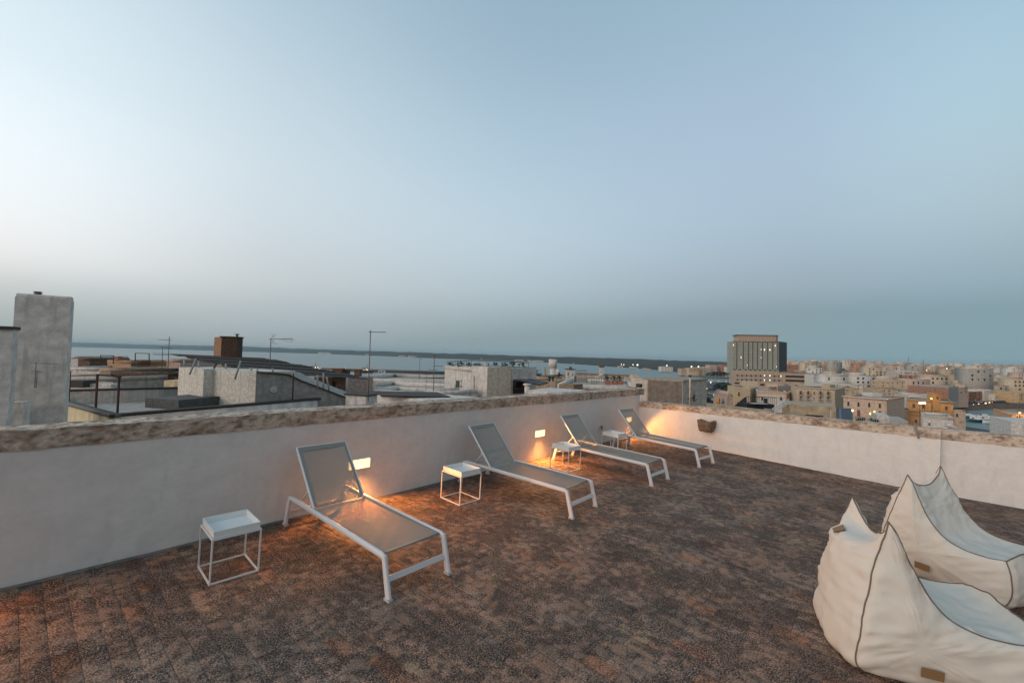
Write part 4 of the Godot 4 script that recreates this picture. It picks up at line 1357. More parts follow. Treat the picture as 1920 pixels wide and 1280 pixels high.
	grid(ds, func(u, v): return Vector3(cos(TAU * u) * v * 0.14, sin(TAU * u) * v * 0.15, 0.06 * v * v), 20, 5, 1)
	grid(ds, func(u, v): return Vector3(cos(-TAU * u) * v * 0.14, sin(-TAU * u) * v * 0.15, 0.06 * v * v - 0.008), 20, 5, 2)
	part("dish", done(ds), mat("dish_brown", Color(0.13, 0.085, 0.065), 0.7), dk)
	var da := begin()
	add_rod(da, Vector3(0, -0.14, 0.05), Vector3(0, 0, 0.2), 0.01)
	add_rod(da, Vector3(0, 0, -0.01), Vector3(0.05, -0.05, -0.2), 0.018)
	part("arm", done(da), mats.black_metal, dk)
	# small things on the concrete roofs
	lump("roof_lamp_box", "lit white roof box at the left end of the concrete house", "roof box", 1187, 703.5, 1198, 710, 21, 0.6, wmat("warm_white", Color(0.6, 0.5, 0.4), 2.0))
	lump("roof_box", "pale flat box on top of the concrete house", "roof box", 1213, 710, 1224, 713, 19.6, 0.5, white)

const ORD := ["first", "second", "third", "fourth", "fifth", "sixth", "seventh", "eighth", "ninth", "tenth", "eleventh", "twelfth", "thirteenth", "fourteenth", "fifteenth", "sixteenth", "seventeenth", "eighteenth", "nineteenth", "twentieth",
	"twenty-first", "twenty-second", "twenty-third", "twenty-fourth", "twenty-fifth", "twenty-sixth", "twenty-seventh", "twenty-eighth", "twenty-ninth", "thirtieth", "thirty-first", "thirty-second", "thirty-third", "thirty-fourth", "thirty-fifth", "thirty-sixth", "thirty-seventh", "thirty-eighth", "thirty-ninth", "fortieth"]

# ------------------------------------------------------------------ plants
func leaf_ball(sd: int, n: int) -> ArrayMesh:
	# loose crown of radius one: clumps of small leaf faces with gaps between
	var key := "leaf%d_%d" % [sd, n]
	if shared.has(key): return shared[key]
	var r := RandomNumberGenerator.new()
	r.seed = sd * 77 + n
	var st := begin()
	var hubs := []
	for i in 9:
		hubs.append(Vector3(r.randf_range(-1, 1), r.randf_range(-0.8, 0.9), r.randf_range(-1, 1)).limit_length(0.72))
	for i in n:
		var h: Vector3 = hubs[r.randi() % hubs.size()]
		var d := Vector3(r.randf_range(-1, 1), r.randf_range(-1, 1), r.randf_range(-1, 1)).normalized()
		var p := h + d * r.randf_range(0.2, 0.46)
		var a := Vector3(r.randf_range(-1, 1), r.randf_range(-0.5, 0.5), r.randf_range(-1, 1)).normalized()
		var b := a.cross(d).normalized()
		var s := r.randf_range(0.09, 0.2) * (1.6 if n < 150 else 1.0)
		st.set_smooth_group(-1)
		for v in [p - a * s, p + b * s * 0.7, p + a * s, p - a * s, p + a * s, p - b * s * 0.7]:
			st.set_smooth_group(-1)
			st.add_vertex(v)
	shared[key] = done(st)
	return shared[key]

func shrub(label: String, p: Vector3, r: float, h: float, group: String):
	var o := thing("shrub", label, "shrub", Transform3D(Basis(), p), group)
	var m := mat("leaf_dark", Color(0.035, 0.06, 0.03), 0.8)
	part("foliage", leaf_ball(int(p.x * 3) % 4 + 8, 90), m, o, Transform3D(Basis(Vector3.UP, p.x).scaled(Vector3(r, h * 0.5, r)), Vector3(0, h * 0.5, 0)))

func tree(label: String, p: Vector3, r: float, h: float, group: String, kind := 0):
	var o := thing("tree", label, "tree", Transform3D(Basis(), p), group)
	var m: Material = [mat("leaf_tree", Color(0.028, 0.05, 0.03), 0.85), mat("leaf_olive", Color(0.06, 0.075, 0.045), 0.85)][kind]
	if not shared.has("trunk"):
		var st := begin()
		add_rod(st, Vector3(0, 0, 0), Vector3(0.03, 0.55, 0.02), 0.05, 7, 0.03)
		add_rod(st, Vector3(0.02, 0.45, 0.01), Vector3(0.2, 0.75, 0.1), 0.025, 5, 0.012)
		add_rod(st, Vector3(0.02, 0.40, 0.01), Vector3(-0.2, 0.72, -0.08), 0.025, 5, 0.012)
		shared.trunk = done(st)
	part("trunk", shared.trunk, mat("bark", Color(0.10, 0.075, 0.055), 0.95), o, Transform3D(Basis().scaled(Vector3(h, h, h)), Vector3.ZERO))
	part("crown", leaf_ball(absi(int(p.x * 7 + p.z)) % 5 + 20, 320), m, o, Transform3D(Basis(Vector3.UP, p.x).scaled(Vector3(r, h * 0.42, r)), Vector3(0, h * 0.62, 0)))

func palm(label: String, p: Vector3, r: float, h: float):
	var o := thing("palm_tree", label, "palm", Transform3D(Basis(), p))
	var st := begin()
	add_rod(st, Vector3(0, -1.5, 0), Vector3(0.03, h * 0.45, 0), 0.14, 10, 0.17)
	part("trunk", done(st), mat("bark", Color(0.10, 0.075, 0.055), 0.95), o)
	var fm := begin()
	var rach := []
	for i in 9:
		var t := i / 8.0
		rach.append(Vector3(t, 0.55 * t - 0.85 * t * t, 0))
	for i in 8:
		var t := i / 8.0
		var w := 0.17 * sin(PI * (0.12 + 0.86 * t)) + 0.01
		for s in [-1.0, 1.0]:
			var a: Vector3 = rach[i]
			var b: Vector3 = rach[i + 1]
			var tip := (a + b) * 0.5 + Vector3(0.10, -0.10 * w * 4, s * w)
			for v in [a, tip, b, a, b, tip]:
				fm.set_smooth_group(-1)
				fm.add_vertex(v)
	var fr := done(fm)
	for k in 18:
		var tilt := 0.9 if k % 3 == 0 else (0.35 if k % 3 == 1 else -0.15)
		part("frond", fr, mat("leaf_palm", Color(0.045, 0.06, 0.03), 0.7), o, Transform3D(Basis(Vector3.UP, TAU * k / 18.0 + 0.2) * Basis(Vector3.BACK, tilt) * Basis().scaled(Vector3(r, r, r)), Vector3(0.03, h * 0.45, 0)))

# ------------------------------------------------------------------ roofs and streets to the right
func right_near():
	var white = mats.render_white
	var cream := wmat("cream", Color(0.56, 0.46, 0.35), 4.0)
	var beige := wmat("beige", Color(0.45, 0.365, 0.265), 3.0)
	var pinkw := wmat("pink_house", Color(0.56, 0.44, 0.36), 4.0)
	var orange := wmat("orange_house", Color(0.52, 0.315, 0.14), 4.0)
	var slab = mats.roof_slab
	var iron = mats.iron
	var otrim := mat("orange_trim", Color(0.55, 0.33, 0.18), 0.9)
	var gtrim := mat("stone_trim", Color(0.5, 0.44, 0.36), 0.9)
	# beige terrace edge behind the right parapet
	building("terrace_wall", "long low beige terrace wall directly beyond the right parapet", "wall", 1298, 755, 1446, 768, 27, 23, 0.3, -8, beige)
	# black slatted screen and dark fence
	var o0 := at(1374, 765, 30)
	var sc := thing("slatted_screen", "black sloping slatted screen beyond the right parapet", "screen", Transform3D(Basis(), o0))
	for k in 6:
		var t := k / 5.0
		var sg := begin()
		add_bar(sg, at(1374 + 18.0 * t, 764.5, 30) - o0, at(1398.5 + 1.0 * t, 744.5 + 13.0 * t, 30) - o0, 0.10, 0.05)
		part("slat", done(sg), mats.black_metal, sc)
	var se := begin()
	add_bar(se, at(1374, 765, 30.2) - o0, at(1399, 765, 30.2) - o0, 0.05, 0.05)
	add_bar(se, at(1399, 765, 30.2) - o0, at(1399, 744, 30.2) - o0, 0.05, 0.05)
	part("frame", done(se), mats.black_metal, sc)
	rails("iron_fence", "black iron fence of upright bars right of the slatted screen", "fence", [at(1400, 764, 31), at(1428, 765, 31), at(1456, 766, 31)], 0.78, iron, 0.13, 0.018)
	lump("fence_post", "thick black post in the middle of the iron fence", "post", 1435, 747, 1440, 766, 30.6, 0.15, mats.black_metal, "post")
	lump("covered_furniture", "dark covered terrace furniture behind the iron fence", "furniture", 1400, 757, 1452, 768, 29, 1.2, mat("dark_cover", Color(0.018, 0.018, 0.02), 0.8), "cover")
	var gl := thing("glass_table", "pale glass table top on the dark terrace furniture", "table", Transform3D(Basis(), at(1423, 757, 28.8)))
	part("table_top", box_mesh(Vector3(0.9, 0.03, 0.5)), mat("glass_pale", Color(0.4, 0.42, 0.43), 0.2), gl, mv(0, 0.02, 0))
	var wm = mats.white_paint
	rails("stair_railing", "white lower stair railing right of the dark furniture", "railing", [at(1433, 775, 26), at(1448, 776, 26)], 0.28, wm, 0.08, 0.014)
	rails("stair_railing", "white rising stair railing beside the beige stair block", "railing", [at(1448, 777, 26), at(1480, 757, 27.5)], 0.32, wm, 0.10, 0.016)
	var bb := building("stair_block", "plain beige roof block with a low dark opening", "roof block", 1480, 758, 1568, 763, 27.5, 26.3, 3.0, -8, beige, 0.0)
	window(bb, 1527, 781.5, 34, 7, "plain", mat("doorway", Color(0.03, 0.025, 0.022), 0.9), null, "low_opening")
	part("side_wall", box_mesh(Vector3(0.35, bb.h - 0.01, 0.4)), wmat("beige_dark", Color(0.36, 0.29, 0.21), 2.0), bb.n, mv(-bb.w / 2 - 0.172, bb.h / 2 - 0.01, -0.3))
	lump("vent_pipe", "thin upright pipe at the right end of the beige roof block", "vent pipe", 1558.5, 769, 1561.5, 786, 25.2, 0.08, gtrim, "pipe")
	rails("roof_railing", "pale railing along the roof of the beige block", "railing", [at(1494, 759, 30), at(1566, 762, 28.5)], 0.45, mat("rail_grey", Color(0.42, 0.40, 0.37), 0.6), 0.13, 0.02)
	for i in 4: lump("roof_planter", "pale roof planter on the beige block, %s from the left" % ORD[i], "planter", 1497 + i * 13, 755, 1505 + i * 13, 760, 29.2, 0.4, wmat("planter_grey", Color(0.36, 0.35, 0.32), 1.0))
	# blue awning
	var b0 := at(1569, 788, 24)
	var bl := thing("canopy", "dark blue sloping canopy with a pale stripe beside the beige block", "canopy", Transform3D(Basis(), b0))
	var blue := mat("canopy_blue", Color(0.012, 0.022, 0.034), 0.55)
	var c4 := [at(1570, 788, 24), at(1600, 790, 23.5), at(1597, 765.5, 26.5), at(1569, 764.5, 27)]
	for s in [[0.0, 0.17, blue], [0.17, 0.30, mat("canopy_stripe", Color(0.10, 0.13, 0.15), 0.6)], [0.30, 1.0, blue]]:
		var sg := begin()
		var f := func(u: float, v: float, dn: float) -> Vector3:
			var uu: float = lerpf(s[0], s[1], u)
			return (c4[0] as Vector3).lerp(c4[1], uu).lerp((c4[3] as Vector3).lerp(c4[2], uu), v) - b0 - Vector3(0, dn, 0)
		grid(sg, func(u, v): return f.call(u, v, 0.0), 3, 4, 1)
		grid(sg, func(u, v): return f.call(1.0 - u, v, 0.05), 3, 4, 2)
		part("canopy_panel", done(sg), s[2], bl)
	rails("garden_railing", "grey railing with flowers in front of the pink house", "railing", [at(1601, 792, 26), at(1644, 795, 25)], 0.36, mat("rail_grey", Color(0.42, 0.40, 0.37), 0.6), 0.1, 0.014)
	for i in 3: shrub("flowering shrub behind the grey garden railing, %s from the left" % ORD[i], at(1612 + 13 * i, 794, 27), 0.26, 0.42, "")
	building("house", "small white house block right of the garden railing", "house", 1645, 777, 1668, 781, 27, 26.7, 2, -8, white)
	building("house", "grey flat roof between the garden railing and the orange house", "house", 1668, 787, 1704, 790, 40, 39.3, 4, -14, slab)
	# coloured bundles and the little gable
	for q in [[1348, 745, 758, Color(0.55, 0.22, 0.02), "orange and red furled parasol beyond the right parapet"], [1356, 747, 758, Color(0.10, 0.14, 0.22), "blue-grey furled parasol beside the orange one"]]:
		var f: Vector3 = at(q[0], q[2], 45)
		var hh: float = at(q[0], q[1], 45).y - f.y
		var pr := thing("furled_parasol", q[4], "parasol", Transform3D(Basis(), f))
		var s1 := begin()
		add_rod(s1, Vector3.ZERO, Vector3(0, hh + 0.06, 0), 0.025)
		part("pole", done(s1), mats.pipe_pale, pr)
		var s2 := begin()
		add_rod(s2, Vector3(0, hh * 0.12, 0), Vector3(0, hh * 0.5, 0), 0.15, 10, 0.13)
		add_rod(s2, Vector3(0, hh * 0.5, 0), Vector3(0, hh, 0), 0.13, 10, 0.03)
		part("folded_cloth", done(s2), mat("cloth%d" % q[0], q[3], 0.9), pr)
		if q[0] == 1348:
			var s3 := begin()
			add_rod(s3, Vector3(0.03, hh * 0.52, 0), Vector3(0.02, hh * 0.92, 0), 0.13, 10, 0.05)
			part("red_panel", done(s3), mat("cloth_red", Color(0.32, 0.03, 0.015), 0.9), pr)
	var ga := building("bell_gable", "little pink gabled house front with a white finial", "gable house", 1362, 742, 1376, 743, 62, 61.9, 5, -12, wmat("gable_pink", Color(0.48, 0.35, 0.29), 2.0))
	var gs := begin()
	var pm := PrismMesh.new()
	pm.size = Vector3(ga.w, 0.62, 5.0)
	gs.append_from(pm, 0, mv(0, ga.h + 0.31, -2.5))
	part("gable", done(gs), wmat("gable_pink", Color(0.48, 0.35, 0.29), 2.0), ga.n)
	part("finial", box_mesh(Vector3(0.14, 0.45, 0.14)), white, ga.n, mv(-ga.w * 0.28, ga.h + 0.5, 0.02))
	for x in [-0.5, 0.5]: part("corner_strip", box_mesh(Vector3(0.12, ga.h, 0.1)), cream, ga.n, mv(x * (ga.w - 0.12), ga.h / 2, 0.04))

	# the row in front of the hotel
	var yt := building("house", "yellow house with an arched window left of the white turret house", "house", 1378, 726, 1407, 727, 170, 168.5, 14, -16, wmat("yellow_house", Color(0.56, 0.47, 0.31), 4.0), 0.5, slab)
	window(yt, 1386, 738.5, 3, 7.5, "frame")
	window(yt, 1398.5, 738, 3, 5, "frame")
	ledge(yt, 727.5, 1.2, gtrim)
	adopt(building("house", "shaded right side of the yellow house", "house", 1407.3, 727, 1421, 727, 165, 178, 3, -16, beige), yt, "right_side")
	building("house", "beige roof pavilion above the yellow house", "house", 1392, 716, 1421, 715, 182, 180, 8, -10, cream)
	var wt := building("house", "white house with orange cornices and square turret", "house", 1421, 733, 1475, 733, 160, 156, 14, -16, white, 0.5, slab)
	for q in [[734, 1.2], [737.5, 0.8], [744, 0.8]]: ledge(wt, q[0], q[1], otrim)
	for x in [1423, 1474]: window(wt, x, 742, 1.6, 17, "plain", otrim, null, "corner_pilaster")
	window(wt, 1465, 746, 4, 6, "frame")
	window(wt, 1430, 748, 4, 6, "frame")
	adopt(building("house", "beige right flank of the white turret house", "house", 1475.3, 734, 1492, 735, 156, 168, 3, -16, cream, 0.4, slab), wt, "right_flank")
	var tu := building("turret", "white square roof turret with orange corners and one dark window", "turret", 1437, 720, 1459, 720, 163, 161, 4.5, -7.0, white)
	window(tu, 1448, 728, 2.6, 4.6, "frame")
	ledge(tu, 720.5, 1.4, otrim)
	for x in [1438, 1458]: window(tu, x, 727, 1.3, 13, "plain", otrim, null, "corner_pilaster")
	adopt(building("house", "pinkish flank of the roof turret", "house", 1459.3, 722, 1484, 724, 164, 172, 3, -9, wmat("pink_render", Color(0.45, 0.37, 0.32), 2.0)), tu, "flank")
	var bh := building("house", "beige two storey house with dark balconies below the hotel podium", "house", 1492, 726, 1566, 728, 150, 145, 14, -16, cream, 0.5, slab)
	for q in [[1502, 0], [1516, 0], [1527, 1], [1539, 0], [1553.5, 0]]:
		window(bh, q[0], 736.5, 3.8 if q[1] == 0 else 2.6, 7 if q[1] == 0 else 4, "balcony" if q[1] == 0 else "frame", mats.shutter_brown if mats.has("shutter_brown") else mat("shutter_brown", Color(0.10, 0.05, 0.035), 0.7))
		window(bh, q[0], 747, 4.2 if q[1] == 0 else 2.6, 7 if q[1] == 0 else 4, "balcony" if q[1] == 0 else "frame")
	ledge(bh, 727.8, 1.2, gtrim)
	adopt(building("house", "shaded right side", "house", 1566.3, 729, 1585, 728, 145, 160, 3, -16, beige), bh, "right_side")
	building("house", "small beige roof room on the house with balconies", "house", 1541, 721, 1557, 721, 152, 150, 5, -9, beige)
	var pk := building("house", "large pale pink house with a row of dark windows", "house", 1582, 743, 1663, 746, 104, 97.6, 15, -18, pinkw, 0.5, slab)
	for x in [1591.5, 1610.5, 1630.6, 1650.5]: window(pk, x, 757.5 + (x - 1591) * 0.03, 4.2, 8.2, "frame", null, mat("pink_trim", Color(0.6, 0.5, 0.42), 0.9))
	for x in [1591.5, 1610.5, 1630.6]: window(pk, x, 763.5 + (x - 1591) * 0.03, 8.5, 1.2, "plain", mats.pink_trim, null, "balcony_ledge")
	window(pk, 1610.8, 774.5, 6, 12, "frame", mat("arch_red", Color(0.17, 0.06, 0.05), 0.7), mats.pink_trim, "arched_door")
	window(pk, 1650.5, 770.5, 4.4, 3.4, "frame", mats.arch_red)
	window(pk, 1650.5, 777.5, 4.4, 4.2, "frame")
	ledge(pk, 745.5, 1.4, mats.pink_trim, 0.25)
	lump("roof_box", "white box on the roof of the pink house", "roof box", 1636, 737, 1654, 743, 104, 3, white)
	building("house", "dark low yard house with arch between pink and orange houses", "house", 1668, 762, 1704, 766, 122, 120.5, 10, -18, wmat("brownish", Color(0.27, 0.21, 0.18), 3.0), 0.4, slab)
	var og := building("house", "bright orange house with dark windows and a roof tower", "house", 1702, 751, 1788, 753, 122, 116, 14, -19, orange, 0.4, slab)
	for x in [1714, 1732.5, 1751, 1775]: window(og, x, 761.5 + (x - 1714) * 0.035, 4.4, 6.6, "frame", mat("maroon", Color(0.09, 0.03, 0.03), 0.6), mat("orange_dark", Color(0.36, 0.20, 0.10), 0.9))
	for q in [[752.5, 1.4], [774, 1.3], [779, 1.0]]: ledge(og, q[0], q[1], mats.orange_dark)
	rails("balcony_railing", "thin balcony railing along the front of the orange house", "railing", [at(1706, 773, 118), at(1786, 776, 110)], 0.5, iron, 1.0, 0.04)
	window(og, 1718, 790, 4, 6, "frame")
	var ot := building("roof_tower", "small orange tower with one window on the orange house", "tower", 1752, 737, 1764, 737, 118, 117.6, 3, -10, orange)
	window(ot, 1758, 745.5, 3, 4.5, "frame", mats.maroon, mats.orange_dark)
	ledge(ot, 737.5, 1.2, mats.orange_dark)
	building("house", "long white roof terrace behind the orange house", "house", 1704, 740, 1752, 739, 132, 130, 8, -19, white, 0.4, slab)
	var lw := building("house", "low white house with two small windows before the orange house", "house", 1731, 780, 1788, 783, 62, 60, 7, -14, white, 0.3, slab)
	window(lw, 1743, 795, 3, 4, "frame")
	window(lw, 1774.5, 795.5, 3, 4, "frame")
	ledge(lw, 780.6, 1.4, gtrim, 0.1)
	var ws := thing("white_stair", "white sloping stair wall right of the low white house", "stair", Transform3D(Basis(), at(1778, 804, 52)))
	var wo := at(1778, 804, 52)
	var wg := begin()
	add_bar(wg, at(1778, 796, 52) - wo, at(1794, 807, 52) - wo, 0.6, 0.35)
	part("stair_wall", done(wg), white, ws)
	var pb := building("house", "narrow pale pink house right of the orange house", "house", 1789, 768, 1811, 770, 116, 115.2, 8, -19, pinkw, 0.3, slab)
	window(pb, 1795, 778, 4, 6, "frame", mats.maroon)
	window(pb, 1803, 791, 8, 4, "plain", wmat("greenish", Color(0.34, 0.35, 0.28), 2.0), null, "shop_front")
	var re := building("house", "peach house with arched windows cut off by the right edge", "house", 1898, 777, 1990, 780, 70, 67, 10, -16, wmat("peach", Color(0.54, 0.36, 0.24), 3.0), 0.3, slab)
	window(re, 1908, 784.5, 3.4, 6, "frame")
	window(re, 1922, 784.5, 3.4, 6, "frame")
	building("house", "blank white house wall below the peach house at right edge", "house", 1897, 791, 1990, 795, 52, 50, 6, -14, white)

# ------------------------------------------------------------------ the hotel
func hotel():
	var conc := wmat("hotel_beige", Color(0.46, 0.36, 0.29), 8.0)
	var clad := mat("hotel_panel", Color(0.44, 0.45, 0.39), 0.55, "weather", 9.0)
	var groove := mat("hotel_groove", Color(0.045, 0.05, 0.05), 0.5)
	var side := mat("hotel_side", Color(0.03, 0.055, 0.066), 0.65, "weather", 9.0)
	var lit := glow("window_light", Color(1.0, 0.93, 0.80), 1.6)
	var b := building("hotel_tower", "tall grey-green hotel tower with vertical dark grooves and beige crown", "hotel", 1374.5, 640.6, 1461, 640.0, 372, 366, 15, -8.5, clad)
	var n: Node3D = b.n
	var edges := [1374.5, 1382, 1394.2, 1403.8, 1412, 1421, 1430, 1439.8, 1449.5, 1459]
	for i in range(1, edges.size()):
		window(b, edges[i], 666.5, 1.7, 53, "plain", groove, null, "groove")
	for k in range(1, 9):
		part("floor_line", box_mesh(Vector3(b.w - 0.4, 0.16, 0.2)), mat("hotel_line", Color(0.22, 0.235, 0.205), 0.6), n, mv(0, b.h - k * 2.75, 0.0))
	for i in range(0, 9):
		window(b, (edges[i] + edges[i + 1]) / 2 if i > 0 else 1378, 640.9, 5.5, 1.2, "plain", mats.black_metal, null, "top_vent")
		window(b, (edges[i] + edges[i + 1]) / 2, 693.4, 4.5, 2.0, "plain", mats.black_metal, null, "gap")
	for q in [[1375.6, 647.6, 1.2], [1390.2, 670.4, 1.3], [1434, 655, 1.6], [1444, 655, 1.6], [1454, 647, 1.5], [1401.7, 685, 0.8], [1427.5, 654.7, 0.9], [1427.8, 670, 0.8], [1456.4, 686.2, 0.9]]:
		window(b, q[0], q[1], q[2], 3.0 if q[2] > 1 else 1.8, "plain", lit, null, "lit_window")
	var s := building("hotel_side", "narrow dark blue glass side of the hotel tower", "hotel", 1461.2, 640.2, 1476, 641.5, 366, 382, 10, -8.5, side)
	for k in range(1, 9): part("floor_line", box_mesh(Vector3(s.w - 0.2, 0.14, 0.14)), mat("side_line", Color(0.03, 0.04, 0.045), 0.6), s.n, mv(0, s.h - k * 2.75, 0.0))
	adopt(s, b, "glass_side")
	var cr := building("hotel_crown", "beige top storey of the hotel under a thin flat roof", "hotel", 1384.5, 628.6, 1456, 628.4, 375, 370, 12, at(1400, 639.5, 372).y, conc)
	part("roof_slab", box_mesh(Vector3(cr.w + 3.0, 0.35, 14)), mat("crown_dark", Color(0.10, 0.095, 0.09), 0.8), cr.n, mv(0, cr.h + 0.17, -6.0))
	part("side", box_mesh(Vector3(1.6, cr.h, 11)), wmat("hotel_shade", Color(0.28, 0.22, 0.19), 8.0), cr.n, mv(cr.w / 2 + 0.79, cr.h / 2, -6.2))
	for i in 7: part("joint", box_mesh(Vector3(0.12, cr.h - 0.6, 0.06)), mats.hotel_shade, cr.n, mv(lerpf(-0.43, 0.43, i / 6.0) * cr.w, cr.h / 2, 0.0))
	adopt(cr, b, "crown")
	var p := building("hotel_podium", "long beige hotel podium with dark window bands", "hotel", 1378.5, 694.2, 1512, 699.5, 360, 345, 26, TOWN_Y, conc, 0.8, mats.roof_slab)
	var rows := [703.2, 711.0]
	for ri in 2:
		for i in 10:
			var x: float = 1383 + i * 8.7
			window(p, x, rows[ri] + (x - 1383) * 0.028, 2.7, 3.6, "plain", null, null, "window")
			window(p, x + 4.3, rows[ri] + (x - 1383) * 0.028, 4.6, 3.0, "plain", mat("hotel_infill", Color(0.23, 0.235, 0.215), 0.7), null, "infill_panel")
		window(p, 1492.5, rows[ri] + 3.2, 38, 4.0, "plain", null, null, "window_band")
	window(p, 1384, 717.4, 12, 3.0, "plain", null, null, "window_band")
	for i in 4: window(p, 1408 + i * 22, 720.0 + i * 0.8, 8, 4, "plain", null, null, "window")
	window(p, 1497, 724.6, 28, 2.4, "plain", null, null, "window_band")
	for q in [[1434, 703.9], [1444, 704.2], [1464.5, 705.2], [1434, 712.2], [1444, 712.5]]:
		window(p, q[0], q[1], 2.4, 2.8, "plain", lit, null, "lit_window")
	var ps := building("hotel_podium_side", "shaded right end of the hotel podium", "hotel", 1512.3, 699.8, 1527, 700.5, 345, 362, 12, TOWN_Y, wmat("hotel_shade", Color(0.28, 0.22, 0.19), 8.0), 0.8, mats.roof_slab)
	for y in [706.5, 715.0]: window(ps, 1518.5, y, 4, 4, "plain")
	adopt(ps, p, "right_end")

# ------------------------------------------------------------------ the town on the far side
func far_town():
	var slab = mats.roof_slab
	var tones := [["cream", Color(0.50, 0.42, 0.33)], ["white", Color(0.58, 0.56, 0.53)], ["ochre", Color(0.46, 0.34, 0.22)], ["pinkish", Color(0.48, 0.36, 0.31)], ["grey", Color(0.34, 0.33, 0.315)], ["sand", Color(0.42, 0.345, 0.265)], ["reddish", Color(0.37, 0.205, 0.15)], ["pale", Color(0.52, 0.48, 0.43)]]
	for t in tones: wmat("town_" + t[0], Color(t[1].r * 1.15, t[1].g * 1.13, t[1].b * 1.1), 9.0)
	# buildings that stand out
	var E := [
		["white low building with a bluish roof band right of the hotel", 1527, 702, 1560, 703, 300, 298, 14, "white", 0.0], ["white blank building with two dark slots", 1560, 701, 1592, 701, 310, 308, 16, "pale", 0.5],
		["long white building front above the pink house", 1555, 719, 1625, 719, 230, 226, 18, "white", 0.6], ["beige roof house right of the balcony house", 1584, 727, 1612, 727, 190, 188, 12, "sand", 0.5],
		["long sand coloured house row above the pink house", 1634, 713, 1697, 714, 280, 270, 14, "sand", 0.6], ["lower sand house row with small windows right of the pink house", 1636, 728, 1700, 730, 215, 210, 12, "sand", 0.5],
		["tall white apartment block with a reddish middle", 1684, 695, 1723, 694, 470, 465, 22, "white", 0.8], ["cream small house left of the white apartment block", 1672, 700, 1686, 700, 430, 428, 12, "cream", 0.5],
		["large brown windowless block above the orange house", 1750, 727, 1779, 726, 236, 234.5, 20, "reddish", 0.0], ["grey glass building with green-grey bands right of the brown block", 1779.3, 725, 1798, 724, 240, 246, 16, "grey", 0.0],
		["pinkish side of the grey glass building", 1798.3, 724, 1816, 727, 246, 250, 16, "pinkish", 0.5], ["reddish building with dark balconies behind the road lamps", 1817, 734, 1846, 733, 285, 292, 14, "reddish", 0.4],
		["white building beside the reddish balconies", 1846.3, 731, 1866, 731, 290, 296, 14, "white", 0.4], ["long white building above the lamp lit road", 1866, 738, 1907, 739, 290, 300, 14, "white", 0.4],
		["dark brown building at the right edge above the water", 1911, 736, 1960, 737, 280, 282, 14, "ochre", 0.0], ["brown church like long building in the far town", 1806, 703, 1864, 705, 520, 520, 20, "ochre", 0.5],
		["slim brown bell tower of the long church like building", 1800.5, 695, 1806.8, 695, 522, 521, 5, "pinkish", 0.0], ["white far apartment building near the right edge", 1882, 692, 1915, 692, 720, 720, 20, "white", 0.5],
		["white tall building on the skyline left of the masts", 1638, 680, 1646, 680, 900, 900, 14, "pale", 0.0], ["white block on the skyline above the hotel podium end", 1475, 683, 1500, 684, 600, 600, 14, "reddish", 0.5],
		["beige skyline house between hotel and masts", 1655, 683, 1663, 683, 950, 950, 14, "sand", 0.0], ["pale green-white building right of the first sand row", 1623, 707, 1645, 708, 380, 376, 14, "pale", 0.5]]
	var taken_px := []
	for e in E:
		var b := building("house", e[0], "house", e[1], e[2], e[3], e[4], e[5], e[6], e[7], TOWN_Y, mats["town_" + e[8]], e[9], slab, "")
		taken_px.append([e[1], e[3], e[5]])
		var w: float = e[3] - e[1]
		if "blank" in e[0]:
			for y in [706, 713]: window(b, e[1] + w * 0.5, y, 6, 1.6, "plain", null, null, "slot")
		elif "glass building with" in e[0]:
			for k in 5: window(b, (e[1] + e[3]) / 2, 729.5 + k * 5.0, w - 1.5, 2.6, "plain", mat("glass_green", Color(0.16, 0.20, 0.19), 0.3), null, "window_band")
		elif "apartment block" in e[0]:
			for k in 5:
				window(b, 1703, 699 + k * 4.2, 7, 2.8, "plain", mats.town_reddish, null, "loggia")
				for x in [1691, 1698, 1709, 1716]: window(b, x, 699 + k * 4.2, 1.6, 2.0, "plain")
		elif "balconies" in e[0]:
			for k in 4:
				window(b, 1825, 737.5 + k * 4.6, 12, 2.2, "plain", null, null, "balcony_opening")
				window(b, 1839, 737.5 + k * 4.6, 7, 2.2, "plain", null, null, "balcony_opening")
		elif "bluish" in e[0]:
			part("roof_band", box_mesh(Vector3(b.w + 0.4, 1.3, 0.5)), mat("roof_band", Color(0.20, 0.21, 0.23), 0.7), b.n, mv(0, b.h - 2.6, 0.1))
		elif not ("brown windowless" in e[0] or "tower" in e[0]):
			var rows := 2 if e[5] < 400 else 1
			for r in rows:
				for i in maxi(2, int(w / 9.0)):
					if rng.randf() < 0.8: window(b, e[1] + w * (i + 0.5) / maxi(2, int(w / 9.0)), e[2] + 5.0 + r * 6.0, 1.8, 2.6, "plain")
	# the rest of the town, street by street, going back over a gentle rise
	var zones := [[1500, "just right of the hotel"], [1545, "above the house with balconies"], [1590, "above the small roof blocks"], [1640, "above the pink house"], [1690, "left of the white apartment block"], [1740, "right of the white apartment block"], [1790, "above the orange house"], [1840, "left of the church like building"], [1885, "above the lamp lit road"], [2300, "near the right edge"]]
	var used := {}
	var streets := [262, 290, 318, 350, 386, 425, 470, 520, 575, 640, 715, 800, 900, 1010, 1140, 1290, 1460]
	var glass := mat("dark_glass", Color(0.035, 0.034, 0.036), 0.25)
	var panes := [glass, mat("shutter_brown", Color(0.10, 0.05, 0.035), 0.7), mat("shutter_grey", Color(0.16, 0.155, 0.145), 0.7), glass]
